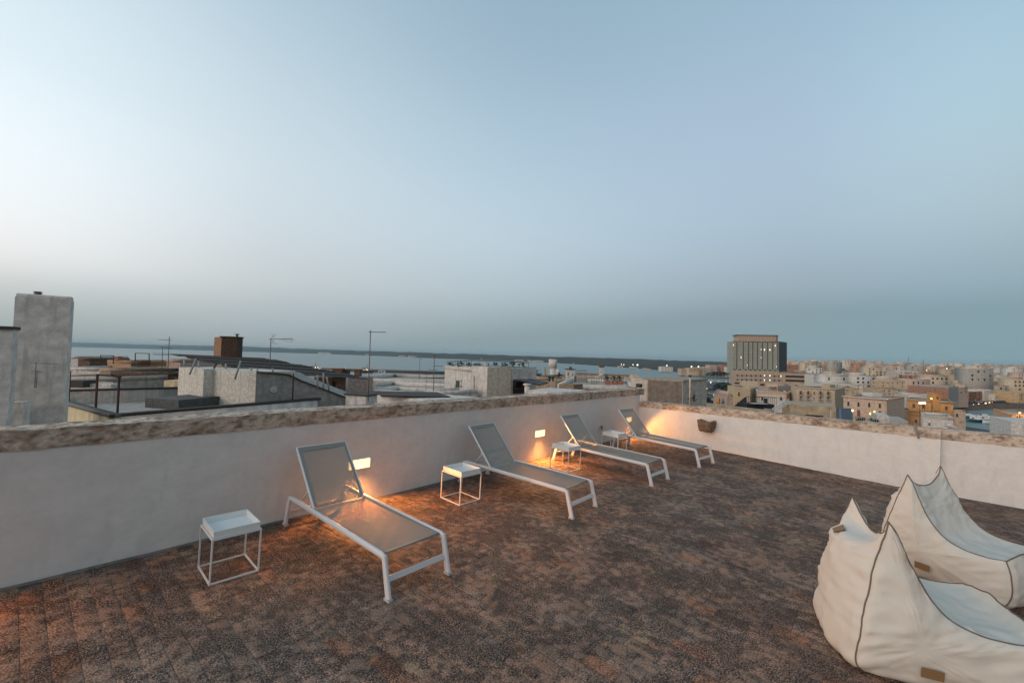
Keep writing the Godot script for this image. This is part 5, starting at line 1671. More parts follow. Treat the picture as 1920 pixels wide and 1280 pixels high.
	for si in streets.size():
		var d0: float = streets[si]
		var px := 1486.0 + rng.randf_range(-6, 6)
		if si > 8: px = 1478.0
		while px < 1935.0:
			var wm := rng.randf_range(9.0, 19.0) * (1.0 + si * 0.035)
			var d := d0 * rng.randf_range(0.975, 1.025)
			var pw := wm * FOCAL / d
			var x0 := px
			var x1 := px + pw
			px = x1 + rng.randf_range(0.0, 0.35) * pw
			var blocked := false
			for t in taken_px:
				if x1 > t[0] - 1 and x0 < t[1] + 1 and absf(t[2] - d) < d * 0.10: blocked = true
			if d < 300 and x0 > 1745: blocked = true     # the road and the water lie there
			if d < 250 or (d < 345 and x1 < 1530): blocked = true
			if blocked or rng.randf() < 0.08 + 0.012 * si: continue
			var gy := land_height(d)
			var storeys := 2 + (rng.randi() % 3 if rng.randf() < 0.75 else rng.randi() % 6)
			if si > 11: storeys = mini(storeys, 4)
			var hh := storeys * 3.0 + rng.randf_range(0.3, 1.6)
			var tone: Array = tones[[0, 0, 1, 1, 2, 3, 4, 5, 5, 6, 7, 7, 0, 3][rng.randi() % 14]]
			var zone := ""
			for z in zones:
				if (x0 + x1) * 0.5 < z[0]:
					zone = z[1]
					break
			var key := "%s%d%s" % [tone[0], si, zone]
			used[key] = used.get(key, 0) + 1
			var which: String = "" if used[key] == 1 else ORD[used[key] - 1] + " "
			var label := "%s%s %s storey house %s row, %s" % [which, tone[0], ["two", "three", "four", "five", "six", "seven", "eight"][storeys - 2], ORD[si], zone]
			var L := over(x0, d, gy)
			var R := over(x1, d * rng.randf_range(0.985, 1.015), gy)
			var w := (R - L).length()
			var xx := (R - L) / w
			var n := thing("town_house", label, "house", Transform3D(Basis(xx, Vector3.UP, xx.cross(Vector3.UP)), (L + R) * 0.5), "houses of the far town")
			var deep := rng.randf_range(9, 15)
			var m: Material = mats["town_" + tone[0]]
			var st := begin()
			add_box(st, Vector3(w, hh + 2.0, deep), mv(0, hh / 2 - 1.0, -deep / 2))
			if rng.randf() < 0.35:   # a set back upper storey
				var ww := w * rng.randf_range(0.4, 0.7)
				add_box(st, Vector3(ww, 2.7, deep * 0.6), mv((w - ww) * rng.randf_range(-0.5, 0.5), hh + 1.33, -deep * 0.55))
			part("wall", done(st), m, n)
			var sr := begin()
			for s in [-1, 1]: add_box(sr, Vector3(0.25, 0.7, deep), mv(s * (w / 2 - 0.1), hh + 0.33, -deep / 2))
			add_box(sr, Vector3(w - 0.3, 0.7, 0.25), mv(0, hh + 0.33, -0.1))
			add_box(sr, Vector3(w - 0.3, 0.7, 0.25), mv(0, hh + 0.33, -deep + 0.1))
			part("parapet", done(sr), m if rng.randf() < 0.7 else mats.town_pale, n)
			if rng.randf() < 0.5:
				part("roof_room", box_mesh(Vector3(2.8, 2.4, 3.0)), mats["town_" + tones[rng.randi() % 8][0]], n, mv(rng.randf_range(-0.3, 0.3) * w, hh + 1.2, -deep * rng.randf_range(0.4, 0.7)))
			if si < 10 and rng.randf() < 0.6:
				var ah := rng.randf_range(2.0, 4.0)
				var sa := begin()
				add_rod(sa, Vector3(0, 0, 0), Vector3(0, ah, 0), 0.05, 5)
				add_rod(sa, Vector3(-0.1, ah * 0.92, 0), Vector3(1.1, ah * 0.92, 0), 0.035, 4)
				part("roof_aerial", done(sa), mats.antenna_metal, n, mv(rng.randf_range(-0.4, 0.4) * w, hh, -deep * rng.randf_range(0.2, 0.7)))
			if si < 9 and rng.randf() < 0.4:
				part("roof_tank", box_mesh(Vector3(1.4, 1.1, 1.0)), mats.town_white, n, mv(rng.randf_range(-0.4, 0.4) * w, hh + 0.55, -deep * 0.3))
			if si < 14:
				var cols := maxi(2, int(w / (3.6 if si < 9 else 5.5)))
				var wsz := Vector3(1.1, 1.7, 0.1) if rng.randf() < 0.6 else Vector3(1.6, 1.5, 0.1)
				for r in mini(storeys, 3 if si < 9 else 2):
					for c in cols:
						if rng.randf() < 0.22: continue
						part("window", box_mesh(wsz), panes[rng.randi() % 4], n, mv(lerpf(-0.5, 0.5, (c + 0.5) / cols) * w, hh - 1.7 - r * 3.0, 0.03))
	# trees among the houses
	var T := 0
	for q in [[1645, 705, 330], [1655, 720, 250], [1670, 690, 700], [1800, 694, 640], [1820, 696, 620], [1838, 694, 660], [1852, 696, 650], [1793, 699, 560], [1520, 692, 640], [1580, 690, 800], [1600, 722, 240], [1607, 724, 238], [1614, 725, 236], [1700, 730, 230], [1730, 712, 330], [1690, 783, 112], [1695, 781, 116], [1683, 780, 118], [1765, 700, 520], [1880, 700, 560]]:
		tree("dark %s tree among the far houses, %s from the left" % ["round" if T % 2 else "broad", ORD[T]], over(q[0], q[2], land_height(q[2]) if q[2] > 200 else -18.5), q[2] * 0.0125 if q[2] < 400 else q[2] * 0.011, 6.0 if q[2] < 300 else 9.0, "trees in the far town")
		T += 1
	# two lattice masts
	for q in [[1704, 669, 690, 1250, "taller lattice mast on the far skyline"], [1732, 674, 690, 1300, "shorter lattice mast right of the taller one"]]:
		var f := over(q[0], q[3], land_height(q[3]))
		var hh := at(q[0], q[1], q[3]).y - f.y
		var o := thing("lattice_mast", q[4], "mast", Transform3D(Basis(), f))
		var sg := begin()
		for c in [Vector2(1, 1), Vector2(1, -1), Vector2(-1, -1), Vector2(-1, 1)]:
			add_rod(sg, Vector3(c.x * 1.6, 0, c.y * 1.6), Vector3(c.x * 0.4, hh, c.y * 0.4), 0.16, 5)
		for k in 8:
			var y0 := hh * k / 8.0
			var y1 := hh * (k + 1) / 8.0
			var r0 := lerpf(1.6, 0.4, k / 8.0)
			var r1 := lerpf(1.6, 0.4, (k + 1) / 8.0)
			add_rod(sg, Vector3(-r0, y0, r0), Vector3(r1, y1, r1), 0.09, 4)
			add_rod(sg, Vector3(r0, y0, -r0), Vector3(-r1, y1, -r1), 0.09, 4)
			add_rod(sg, Vector3(r0, y0, r0), Vector3(r1, y1, -r1), 0.09, 4)
		part("lattice", done(sg), mat("mast_grey", Color(0.16, 0.15, 0.15), 0.7), o)

func land_height(d: float) -> float:
	return TOWN_Y + 21.0 * smoothstep(380.0, 1600.0, d)

# ------------------------------------------------------------------ sea, shore, harbour
const SHORE := [[-900, 9000], [130, 7400], [300, 6600], [600, 4300], [800, 2500], [1000, 1940], [1150, 1190], [1250, 850], [1300, 670], [1380, 600], [1440, 600]]
const RIDGE := [[-900, 632], [130, 641], [300, 646.5], [450, 649], [600, 655], [700, 657.5], [800, 661], [900, 663.5], [1000, 667.5], [1100, 670], [1200, 673], [1300, 677], [1375, 678.5], [1480, 681.5], [1600, 683], [1750, 685.5], [1900, 686.5], [2500, 692]]

func table(t: Array, x: float) -> float:
	for i in t.size() - 1:
		if x <= t[i + 1][0]:
			return lerpf(t[i][1], t[i + 1][1], clampf((x - t[i][0]) / (t[i + 1][0] - t[i][0]), 0, 1))
	return t[t.size() - 1][1]

func sea_and_shore():
	var water := mat("sea_water", Color(0.028, 0.085, 0.085), 0.30, "", 60.0, "ripple", 0.55)
	var pl := PlaneMesh.new()
	pl.size = Vector2(40000, 26000)
	var sea := part("sea", pl, water, self, mv(-4000, SEA_Y, -6000))
	tag(sea, "calm grey-green sea of the bay and harbour", "sea", "", "structure")
	var nz := noise(101, 0.012, 4)
	# far coast with low wooded hills
	var cols := 150
	var rows := 14
	var scrub := mat("scrub", Color(0.13, 0.155, 0.135), 0.98, "scrub", 420.0)
	for h in [["far_coast_hills", -420.0, 1440.0], ["town_hills", 1440.0, 2500.0]]:
		var st := begin()
		grid(st, func(u, v):
			var x: float = lerpf(h[1], h[2], u)
			var d0 := table(SHORE, x) if x < 1440 else 1500.0
			var d1 := maxf(d0 * 1.45, 2300.0)
			if x >= 1440: d1 = 3000.0
			var d := lerpf(d0, d1 * 1.25, v)
			var top := at(x, table(RIDGE, x) + 1.3 * nz.get_noise_1d(x * 9.0) + 0.7 * nz.get_noise_1d(x * 60.0), d1).y
			var y0 := SEA_Y + 1.2 if x < 1440 else land_height(d0) - 2.0
			var e := d0 + (d1 - d0)
			var t: float = clampf((d - d0) / (e - d0), 0, 1.25)
			var y := lerpf(y0, top, smoothstep(0.0, 1.0, minf(t, 1.0))) if t <= 1.0 else top - (t - 1.0) * 40.0
			y += nz.get_noise_2d(x * 12.0, d * 0.03) * (top - y0) * 0.10 * smoothstep(0.05, 0.4, t) * (1.0 - smoothstep(0.85, 1.0, t))
			if v == 0.0: y = SEA_Y - 4.0
			var p := over(x, d, y)
			return p, cols if h[1] < 0 else 60, rows, 1)
		tag(part(h[0], done(st), scrub, self), "low green and ochre hills %s" % ("across the bay" if h[1] < 0 else "behind the far town"), "hills", "", "structure")
	# mainland of the town: a sheet rising away from the water
	var sg := begin()
	var edge := [[1280, 500], [1384, 486], [1386, 300], [1480, 245], [1740, 245], [1800, 250], [1830, 258], [1870, 268], [1930, 278], [2300, 300]]
	grid(sg, func(u, v):
		var x: float = lerpf(1386.0, 2300.0, u)
		var d: float = table(edge, x) * pow(1700.0 / table(edge, x), v)
		return over(x, d, (land_height(d) - 0.05) if v > 0.0 else SEA_Y - 3.0), 60, 24, 1)
	tag(part("town_ground", done(sg), mat("town_earth", Color(0.20, 0.17, 0.145), 0.97, "weather", 30.0), self), "streets and earth under the far town", "ground", "", "structure")
	# harbour quay with the car park
	var sq := begin()
	grid(sq, func(u, v):
		var x: float = lerpf(1180.0, 1392.0, u)
		var d: float = lerpf(190.0, lerpf(330.0, 486.0, smoothstep(0.45, 0.55, u)), v)
		return over(x, d, TOWN_Y + 0.3 if v < 0.999 else SEA_Y - 2.0), 40, 20, 1)
	tag(part("harbour_quay", done(sq), mat("quay_asphalt", Color(0.085, 0.08, 0.078), 0.9, "weather", 12.0), self), "grey harbour quay with its car park", "quay", "", "structure")
	# old town around the terrace
	var so := begin()
	add_box(so, Vector3(420, 8, 330), mv(-40, TOWN_Y - 3.2, -40))
	tag(part("old_town_ground", done(so), mat("old_town_earth", Color(0.16, 0.145, 0.13), 0.95, "weather", 14.0), self), "old town streets between the near houses", "ground", "", "structure")
	# road along the basin with its stone bank
	var road := begin()
	grid(road, func(u, v):
		var x: float = lerpf(1786.0, 1960.0, u)
		var d: float = table(edge, x) + 4.0 + 12.0 * v
		return over(x, d, TOWN_Y + 0.35), 24, 2, 1)
	tag(part("quay_road", done(road), mat("asphalt", Color(0.06, 0.058, 0.057), 0.9, "weather", 10.0), self), "lamp lit road along the basin", "road", "", "structure")
	var bank := begin()
	var bn := noise(103, 0.35, 3)
	grid(bank, func(u, v):
		var x: float = lerpf(1786.0, 1960.0, u)
		var d: float = table(edge, x) + 3.0 - 9.0 * (1.0 - v)
		return wobble(over(x, d, lerpf(SEA_Y - 0.4, TOWN_Y + 0.7, v)), bn, 0.7), 120, 8, 1)
	tag(part("stone_bank", done(bank), mat("bank_stone", Color(0.22, 0.175, 0.15), 0.97, "stone", 5.0, "stone_n", 1.0), self), "sloping brown stone bank between road and basin", "bank", "", "structure")
	# pier and breakwaters
	var pier := thing("stone_pier", "long low brown pier in the bay behind the pale roofs", "pier", Transform3D(Basis(), over(740, 560, SEA_Y)))
	var po := over(740, 560, SEA_Y)
	var sp := begin()
	add_bar(sp, over(560, 590, SEA_Y + 1.2) - po, over(838, 560, SEA_Y + 1.2) - po, 12, 3.6)
	part("pier_body", done(sp), mat("pier_brown", Color(0.17, 0.135, 0.12), 0.95, "weather", 6.0), pier)
	for q in [[1318, 1376, 709, 606, "brown harbour mole with red boats at the far water edge"], [1334, 1378, 715.5, 530, "dark floating jetty in the harbour water"], [1285, 1312, 712, 500, "short dark jetty behind the concrete house"]]:
		var a := ground_at(q[0], q[2] - 1.6, SEA_Y + 0.6)
		var b := ground_at(q[1], q[2], SEA_Y + 0.6)
		var jt := thing("jetty", q[4], "jetty", Transform3D(Basis(), a))
		var sj := begin()
		add_bar(sj, Vector3.ZERO, b - a, 6, 1.5)
		part("deck", done(sj), mats.pier_brown, jt)
	# shore villages
	var vw = mats.render_white
	var nn := 0
	for q in [[610, 660.5, 22, 4150], [690, 667, 6, 3500], [755, 668, 14, 2900], [775, 669, 16, 2750], [905, 672.5, 4, 2200], [975, 676, 18, 1990], [1000, 676.5, 18, 1930], [1015, 677, 12, 1900], [1077, 682, 3, 1560], [1165, 686, 10, 1150], [1190, 687, 16, 1060], [1215, 688, 16, 960]]:
		for k in int(q[2] / 2.2):
			var x: float = q[0] + (k - q[2] / 4.4) * 2.3 + rng.randf_range(-0.6, 0.6)
			var d: float = table(SHORE, x) * rng.randf_range(1.012, 1.06)
			var s: float = d / FOCAL
			var o := thing("shore_house", "%s small %s house of the shore village at %s" % [ORD[k], ["white", "pale", "cream"][nn % 3], ["the far left across the bay", "the tallest aerial", "the pale roofs, left group", "the pale roofs, right group", "the cube houses", "the palm, left group", "the palm, middle group", "the palm, right group", "the stair hut", "the point, left group", "the point, middle group", "the point, right group"][nn]], "house", Transform3D(Basis(), over(x, d, SEA_Y + 1.0 + (d - table(SHORE, x)) * 0.02)), "houses of the shore villages")
			part("wall", box_mesh(Vector3(snappedf(s * rng.randf_range(1.8, 3.6), 0.5), snappedf(s * rng.randf_range(1.6, 3.0), 0.5), snappedf(s * 2.0, 0.5))), [vw, mats.town_pale, mats.town_cream][nn % 3], o, mv(0, s * 0.7, 0))
		nn += 1
	# blocks at the head of the harbour
	var H := [[1278, 691, 1292, 691, 700, "sand", "sand coloured block at the head of the harbour, leftmost"], [1292, 690, 1301, 690, 690, "cream", "cream block at the head of the harbour, second from left"], [1301, 689, 1312, 689, 690, "ochre", "ochre block with lights at the head of the harbour"], [1312, 688.5, 1322, 689, 700, "cream", "cream block at the head of the harbour right of the ochre block"],
		[1322, 688, 1333, 688, 720, "pale", "pale block at the head of the harbour"], [1331, 684.5, 1345, 684, 730, "pinkish", "pink stepped block left of the reddish block"], [1345, 685.5, 1354, 685, 740, "sand", "sand block between the pink and reddish blocks"], [1354, 684, 1367, 684, 730, "reddish", "reddish block beside the hotel across the harbour"], [1367, 688, 1377, 688.5, 700, "white", "white block nearest the hotel across the harbour"], [1240, 687, 1262, 687.5, 880, "white", "long low white hall on the point"]]
	for e in H:
		var b := building("house", e[6], "house", e[0], e[1], e[2], e[3], e[4], e[4], 16, SEA_Y + 0.5, mats["town_" + e[5]], 0.6, mats.roof_slab)
		for r in 2:
			for c in 4: window(b, lerpf(e[0], e[2], (c + 0.5) / 4.0), e[1] + 3.0 + r * 3.5, 1.0, 1.5, "plain")
	for i in 7:
		tree("dark tree at the head of the harbour, %s from the left" % ORD[i], over(1333.0 + i * 5.2, 650, SEA_Y + 1.5), 6.5, 8.5 - absf(i - 3.0) * 0.8, "trees at the head of the harbour")
	# car park trees
	var ct := [[1345, 726, 330], [1352, 724, 340], [1360, 725, 335], [1368, 728, 330], [1374, 733, 300], [1331, 746, 215], [1338, 748, 205], [1346, 747, 210], [1354, 748, 205], [1366, 744, 230], [1375, 745, 225], [1371, 737, 280]]
	for i in ct.size():
		tree("dark leafy tree of the harbour car park, %s one" % ORD[i], over(ct[i][0], ct[i][2], TOWN_Y), ct[i][2] * 0.0115, 6.5 if i < 5 else 5.5, "trees of the harbour car park")

# ------------------------------------------------------------------ boats, cars, lamps
func hull_mesh(l: float, w: float, h: float) -> ArrayMesh:
	var st := begin()
	var sec := func(t: float) -> Array:
		var b := w * 0.5 * sin(PI * clampf(0.30 + t * 0.70, 0, 1)) * (1.0 if t < 0.85 else 1.0 - (t - 0.85) * 3.0)
		var x := (t - 0.5) * l
		var sheer := h * (1.0 + 0.25 * t * t)
		return [Vector3(x, sheer, -b), Vector3(x, 0.1, -b * 0.7), Vector3(x, -0.3, 0), Vector3(x, 0.1, b * 0.7), Vector3(x, sheer, b)]
	for i in 8:
		var a: Array = sec.call(i / 8.0)
		var b: Array = sec.call((i + 1) / 8.0)
		for k in 4:
			for v in [a[k], b[k + 1], b[k], a[k], a[k + 1], b[k + 1]]:
				st.set_smooth_group(1)
				st.add_vertex(v)
		for v in [a[4], a[0], b[0], a[4], b[0], b[4]]:
			st.set_smooth_group(2)
			st.add_vertex(v + Vector3(0, -0.08, 0))
	var a2: Array = sec.call(0.0)
	for k in [1, 2, 3]:
		for v in [a2[0], a2[k], a2[k + 1]]:
			st.set_smooth_group(3)
			st.add_vertex(v)
	return done(st)

func boats_and_cars():
	var wh := mat("boat_white", Color(0.62, 0.63, 0.62), 0.4)
	var bluep := mat("boat_blue", Color(0.03, 0.10, 0.13), 0.5)
	var mastm := mat("boat_mast", Color(0.50, 0.51, 0.51), 0.4)
	# moored sailing boats
	var proto: Node3D = null
	var h := hull_mesh(9.5, 3.0, 1.1)
	for i in 40:
		var x := 1196.0 + (i % 34) * 3.3 + rng.randf_range(-0.8, 0.8) if i < 34 else 1336.0 + (i - 34) * 6.5
		var d := rng.randf_range(345, 390) if x < 1292 else rng.randf_range(495, 540)
		var label := "%s moored sailing boat from the left, bare mast, %s" % [ORD[i] if i < 40 else "last", "behind the concrete house" if x < 1292 else "off the harbour car park"]
		var o: Node3D
		if proto == null:
			proto = thing("sailing_boat", label, "sailing boat", Transform3D(), "sailing boats moored in the harbour")
			part("hull", h, wh, proto)
			part("cabin", box_mesh(Vector3(3.2, 0.6, 1.7)), wh, proto, mv(-0.2, 1.35, 0))
			var sm := begin()
			add_rod(sm, Vector3(0.6, 1.0, 0), Vector3(0.6, 12.5, 0), 0.11, 6, 0.07)
			part("mast", done(sm), mastm, proto)
			var sb := begin()
			add_rod(sb, Vector3(0.6, 2.1, 0), Vector3(-3.6, 2.2, 0), 0.12, 6)
			part("boom", done(sb), bluep, proto)
			o = proto
		else:
			o = dup(proto, label)
		o.transform = Transform3D(Basis(Vector3.UP, PI / 2 + rng.randf_range(-0.4, 0.4)).scaled(Vector3.ONE * rng.randf_range(0.75, 1.1)), over(x, d, SEA_Y + 0.15))
	# small boats in the basin at the right
	var sproto: Node3D = null
	var bl := [[1818, 782, "white"], [1828, 785, "blue"], [1839, 786, "white"], [1848, 783, "white"], [1852, 789, "white"], [1861, 787, "pale"], [1872, 790, "blue"], [1880, 788, "white"], [1884, 793, "blue"], [1834, 790, "blue"], [1866, 794, "white"]]
	for i in bl.size():
		var label := "small %s motor boat in the right basin, %s from the left" % [bl[i][2], ORD[i]]
		var o: Node3D
		if sproto == null:
			sproto = thing("motor_boat", label, "motor boat", Transform3D(), "small boats moored in the basin")
			part("hull", hull_mesh(7.5, 2.6, 0.9), wh, sproto)
			part("cabin", box_mesh(Vector3(2.2, 0.9, 1.5)), wh, sproto, mv(0.4, 1.3, 0))
			part("windscreen", box_mesh(Vector3(0.08, 0.5, 1.4)), mats.dark_glass, sproto, mv(1.55, 1.45, 0))
			o = sproto
		else:
			o = dup(sproto, label)
		if bl[i][2] == "blue": (o.get_child(0) as MeshInstance3D).material_override = bluep
		o.transform = Transform3D(Basis(Vector3.UP, 2.6 + rng.randf_range(-0.3, 0.3)), ground_at(bl[i][0], bl[i][1], SEA_Y + 0.2))
	# trawlers at the pier
	for q in [[592, 688.5, 545, 0.05, "dark fishing trawler with lit deck lamps behind the sheet roof", 1.0], [642, 689, 545, 0.0, "white and dark mast house of a trawler between two chimneys", 0.6], [688, 690, 545, 0.0, "dark trawler with pale funnel beside the tallest aerial", 0.9]]:
		var o := thing("fishing_trawler", q[4], "trawler", Transform3D(Basis(Vector3.UP, q[3]).scaled(Vector3.ONE * q[5]), over(q[0], q[2], SEA_Y + 0.3)))
		part("hull", hull_mesh(19, 5.5, 2.2), mat("hull_black", Color(0.03, 0.032, 0.035), 0.5), o)
		part("wheelhouse", box_mesh(Vector3(6.5, 3.0, 3.8)), mat("boat_cream", Color(0.5, 0.45, 0.38), 0.6), o, mv(-1.5, 3.8, 0))
		part("upper_deck", box_mesh(Vector3(7.2, 0.8, 4.4)), mats.hull_black, o, mv(-1.5, 5.7, 0))
		var sm := begin()
		add_rod(sm, Vector3(0.5, 6.0, 0), Vector3(0.5, 12.0, 0), 0.35, 7, 0.2)
		add_rod(sm, Vector3(0.5, 10.5, 0), Vector3(9, 4.0, 0), 0.06, 5)
		add_rod(sm, Vector3(0.5, 10.5, 0), Vector3(-8.5, 4.0, 0), 0.06, 5)
		part("mast", done(sm), mat("mast_grey", Color(0.16, 0.15, 0.15), 0.7), o)
		var sf := begin()
		add_rod(sf, Vector3(7.0, 2.0, 0), Vector3(7.0, 10.0 if q[0] > 600 else 5.0, 0), 0.75, 8)
		part("funnel", done(sf), mats.boat_cream if q[0] > 680 else wh, o)
		var n := 4 if q[0] < 600 else 2
		for k in n:
			var sl := SphereMesh.new()
			sl.radius = 0.42
			sl.height = 0.84
			sl.radial_segments = 8
			sl.rings = 4
			part("deck_lamp", sl, glow("deck_light", Color(1.0, 0.93, 0.75), 3.0), o, mv(1.0 + k * 1.5, 4.8 - (k % 2) * 1.6, 2.3))
	var fb := thing("covered_boat", "white boat with a tubular canopy frame behind the pale roofs", "boat", Transform3D(Basis(), at(715, 705, 120)))
	var k0 := 120.0 / FOCAL
	var sg := begin()
	for q in [[-8, 0, -5, 10], [-2, 0, 1, 10], [4, 0, 7, 10], [-5, 10, 7, 10], [-8, 0, 6, 0], [-2, 0, 7, 10]]: add_rod(sg, Vector3(q[0] * k0, q[1] * k0, 0), Vector3(q[2] * k0, q[3] * k0, 0), 0.09, 5)
	part("canopy_frame", done(sg), wh, fb)
	part("hull", hull_mesh(3.4, 1.2, 0.5), wh, fb, mv(0, -0.5, 0))
	# cars
	var car: Node3D = null
	var cols := [["white", Color(0.6, 0.6, 0.6)], ["silver", Color(0.35, 0.36, 0.37)], ["dark grey", Color(0.06, 0.062, 0.065)], ["dark red", Color(0.16, 0.02, 0.02)], ["blue", Color(0.03, 0.06, 0.14)]]
	for i in 38:
		var inpark := i < 28
		var p: Vector3
		if inpark:
			p = over(1313.0 + (i % 10) * 6.0 + rng.randf_range(-1.5, 1.5), 250.0 + (i / 10) * 45.0 + rng.randf_range(-4, 4), TOWN_Y + 0.32)
		else:
			var x := 1800.0 + (i - 28) * 9.0
			p = over(x, table([[1786, 249], [1830, 258], [1870, 268], [1930, 278]], x) + 14.0, TOWN_Y + 0.37)
		var c: Array = cols[rng.randi() % 5]
		var label := "%s parked car, %s in the %s" % [c[0], ORD[i if inpark else i - 28], "harbour car park" if inpark else "row along the lamp lit road"]
		var o: Node3D
		if car == null:
			car = thing("parked_car", label, "car", Transform3D(), "parked cars")
			var sb := begin()
			tube(sb, [Vector3(-2.05, 0.62, 0), Vector3(-1.9, 0.66, 0), Vector3(0, 0.70, 0), Vector3(1.5, 0.64, 0), Vector3(2.1, 0.55, 0)], Vector3(0, 0, 1), [0.72, 0.84, 0.86, 0.84, 0.70], [0.26, 0.34, 0.36, 0.32, 0.24], 12, 0.5)
			part("body", done(sb), mat("car_silver", cols[1][1], 0.3), car)
			var sc := begin()
			tube(sc, [Vector3(-1.75, 1.0, 0), Vector3(-1.2, 1.18, 0), Vector3(0.1, 1.2, 0), Vector3(0.85, 0.98, 0)], Vector3(0, 0, 1), [0.66, 0.66, 0.66, 0.72], [0.10, 0.24, 0.24, 0.06], 12, 0.5)
			part("cabin", done(sc), mat("car_glass", Color(0.03, 0.032, 0.035), 0.15), car)
			for wx in [-1.3, 1.3]:
				for wz in [-0.75, 0.75]:
					part("wheel", cyl(0.32, 0.2), mats.black_metal, car, Transform3D(Basis(Vector3.RIGHT, PI / 2), Vector3(wx, 0.32, wz)))
			o = car
		else:
			o = dup(car, label)
		(o.get_child(0) as MeshInstance3D).material_override = mat("car_" + c[0], c[1], 0.3)
		o.transform = Transform3D(Basis(Vector3.UP, rng.randf_range(-0.1, 0.1) + (PI / 2 if inpark and i % 3 else 0.3)), p)

func street_lamp(label: String, x: float, y: float, d: float, gy: float, col: Color, r: float, e: float, group: String):
	var b := at(x, y, d)
	gy = minf(gy, b.y - 1.0)
	var o := thing("street_lamp", label, "street lamp", Transform3D(Basis(), Vector3(b.x, gy, b.z)), group)
	var h := b.y - gy
	if not shared.has("lamp_post"):
		var sg := begin()
		add_rod(sg, Vector3.ZERO, Vector3(0, 1, 0), 0.09, 6, 0.05)
		shared.lamp_post = done(sg)
	part("post", shared.lamp_post, mats.iron, o, Transform3D(Basis().scaled(Vector3(1, h, 1)), Vector3.ZERO))
	var key := "bulb%.2f" % r
	if not shared.has(key):
		var s := SphereMesh.new()
		s.radius = r
		s.height = 2 * r
		s.radial_segments = 10
		s.rings = 5
		shared[key] = s
	part("bulb", shared[key], glow("bulb_%s" % col.to_html(), col, 3.2), o, mv(0, h, 0))
	if d < 400:
		var l := OmniLight3D.new()
		l.name = "lamp_light"
		l.light_color = col
		l.light_energy = e
		l.light_size = r
		l.omni_range = 60.0
		l.omni_attenuation = 2.0
		l.shadow_enabled = true
		o.add_child(l)
		l.position = Vector3(0, h, 0)

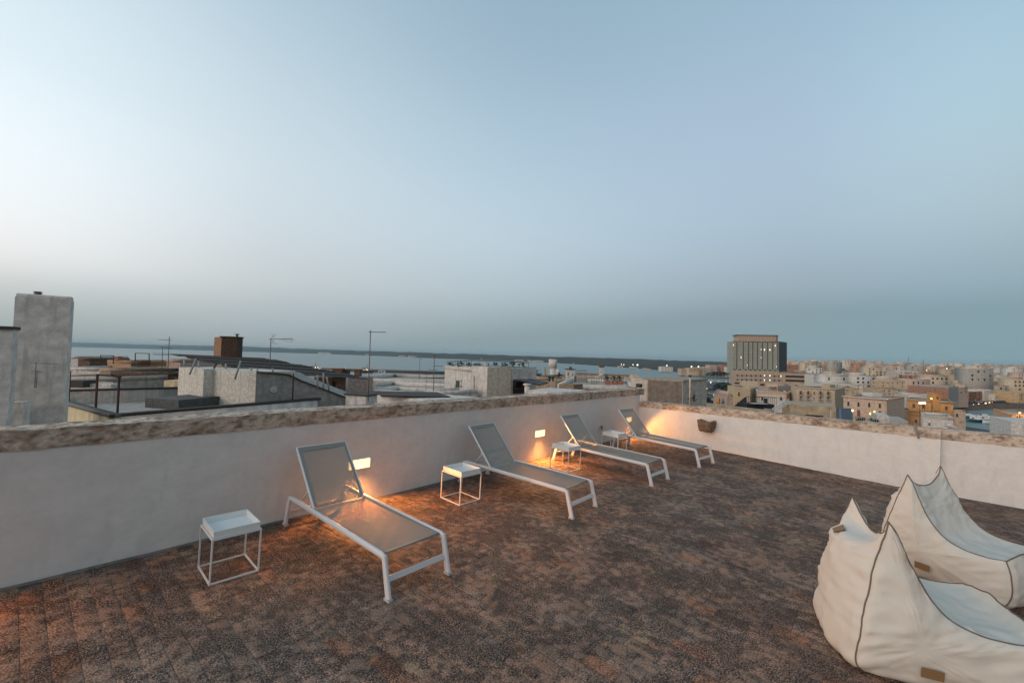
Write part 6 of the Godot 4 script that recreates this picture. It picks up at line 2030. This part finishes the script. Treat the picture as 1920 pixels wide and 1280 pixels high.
func lamps():
	var warm := Color(1.0, 0.72, 0.34)
	var white := Color(1.0, 0.95, 0.86)
	var R := [[1802.3, 763.3], [1812, 761.8], [1826.8, 759], [1835.7, 758], [1849, 755.8], [1855.6, 754.5], [1861.6, 753.4], [1867.7, 752.5], [1901, 751]]
	for i in R.size(): street_lamp("warm street lamp on the road along the basin, %s from the left" % ORD[i], R[i][0], R[i][1], 252 + i * 5.0, TOWN_Y, warm, 0.42, 16.0, "warm lamps along the basin road")
	street_lamp("yellow lamp among the small boats in the right basin", 1868.5, 785.7, 205, SEA_Y, Color(1.0, 0.62, 0.12), 0.40, 12.0, "")
	street_lamp("warm lamp on the roof of the peach house at the right edge", 1913, 774, 69, -3.3, warm, 0.13, 2.0, "")
	for i in 3: street_lamp("bright white floodlamp above the orange house windows, %s from the left" % ORD[i], 1725.5 + i * 4.5, 755.5, 112, -19, white, 0.26, 7.0, "")
	street_lamp("warm lamp left of the orange roof tower", 1747, 747, 116, -12, warm, 0.22, 5.0, "")
	street_lamp("yellow lamp before the pink house, left one", 1633.7, 775.5, 88, -18, Color(1.0, 0.66, 0.10), 0.26, 6.0, "")
	street_lamp("yellow lamp before the pink house, right smaller one", 1640.2, 771.5, 90, -18, Color(1.0, 0.66, 0.10), 0.18, 4.0, "")
	street_lamp("white lamp at the left edge of the pink house front", 1599, 769.5, 91, -18, Color(1.0, 0.85, 0.6), 0.22, 5.0, "")
	street_lamp("brightest far lamp on the town skyline", 1775.5, 690.8, 700, -20, white, 0.95, 0, "")
	for i in 5: street_lamp("far warm lamp in the town, %s from the left" % ORD[i], [1675.5, 1690, 1738, 1551, 1762][i], [699, 705, 694, 697, 719][i], [480, 440, 700, 560, 330][i], -20, warm, [0.5, 0.4, 0.6, 0.5, 0.3][i], 6, "far lamps in the town")
	var S := [[1165.4, 683, 1180], [1170, 683.6, 1170], [1187, 683.6, 1090], [1195.5, 684, 1060], [1250.7, 685, 860], [1297, 687, 690], [1310, 687.4, 680]]
	for i in S.size(): street_lamp("white lamp on the far shore point, %s from the left" % ORD[i], S[i][0], S[i][1], S[i][2], SEA_Y, white, 0.95 if i != 3 else 1.7, 0, "white lamps on the far shore")
	var Q := [[1191.8, 708.3, 21.5, 0.06], [1231.8, 711.8, 330, 0.40], [1257.8, 712, 325, 0.32], [1265.3, 713, 322, 0.58], [1287.6, 714.8, 320, 0.28], [1317.8, 719.5, 420, 0.42], [1333, 717, 450, 0.55], [1371, 716, 450, 0.68], [1375, 701, 560, 0.55], [1373.7, 705.6, 540, 0.5], [1373, 710.7, 500, 0.5], [1338.5, 739.8, 225, 0.26], [1355, 739, 225, 0.30], [1320.7, 728.3, 330, 0.3], [1326, 728.3, 330, 0.26]]
	for i in Q.size(): street_lamp("harbour lamp, %s from the left, %s" % [ORD[i], "on the concrete house roof" if i == 0 else ("beyond the concrete house" if i < 5 else "by the harbour car park")], Q[i][0], Q[i][1], Q[i][2], TOWN_Y if i else 0.2, warm if i in [0, 13, 14] else white, Q[i][3], 9.0 if i else 0.3, "harbour lamps")

# ------------------------------------------------------------------
const LAMP_E := 3.9
const LAMP_TIP := 0.62

func _ready():
	rng.seed = 20240611
	look = Basis(Vector3.RIGHT, 0.033) * Basis(Vector3.BACK, 0.0235)
	var fit := Basis(Vector3.RIGHT, 0.02088) * Basis(Vector3.BACK, 0.05696)
	slope = Transform3D(Basis(), EYE) * Transform3D(look * fit.inverse(), Vector3.ZERO) * Transform3D(Basis(), -EYE)
	var cam := Camera3D.new()
	cam.name = "camera"
	cam.fov = rad_to_deg(2.0 * atan(640.0 / FOCAL))
	cam.near = 0.05
	cam.far = 30000.0
	cam.transform = Transform3D(look, EYE)
	add_child(cam)
	cam.current = true
	var we := WorldEnvironment.new()
	we.name = "environment"
	var env := Environment.new()
	env.background_mode = Environment.BG_SKY
	env.sky = make_sky()
	env.tonemap_mode = Environment.TONE_MAPPER_LINEAR
	env.tonemap_exposure = 1.0
	env.sdfgi_enabled = true
	env.ssao_enabled = true
	env.ssil_enabled = true
	env.fog_enabled = true
	env.fog_density = 0.00006
	env.fog_light_color = Color(0.62, 0.72, 0.76)
	we.environment = env
	add_child(we)
	var sun := DirectionalLight3D.new()
	sun.name = "sun"
	sun.light_energy = 0.40
	sun.light_color = Color(1.0, 0.915, 0.85)
	sun.light_angular_distance = 40.0
	sun.shadow_enabled = true
	add_child(sun)
	sun.look_at_from_position(Vector3(-7.0, 2.9, 7.2), Vector3.ZERO)

	make_textures()
	mat("iron", Color(0.05, 0.045, 0.045), 0.6)
	sea_base_materials()
	terrace()
	left_roofs()
	middle_roofs()
	right_near()
	hotel()
	far_town()
	sea_and_shore()
	wall_lamps()
	furniture()
	bean_bags()
	boats_and_cars()
	lamps()

func sea_base_materials():
	wmat("render_white", Color(0.74, 0.71, 0.67), 2.2)
	mat("black_metal", Color(0.02, 0.02, 0.02), 0.5)
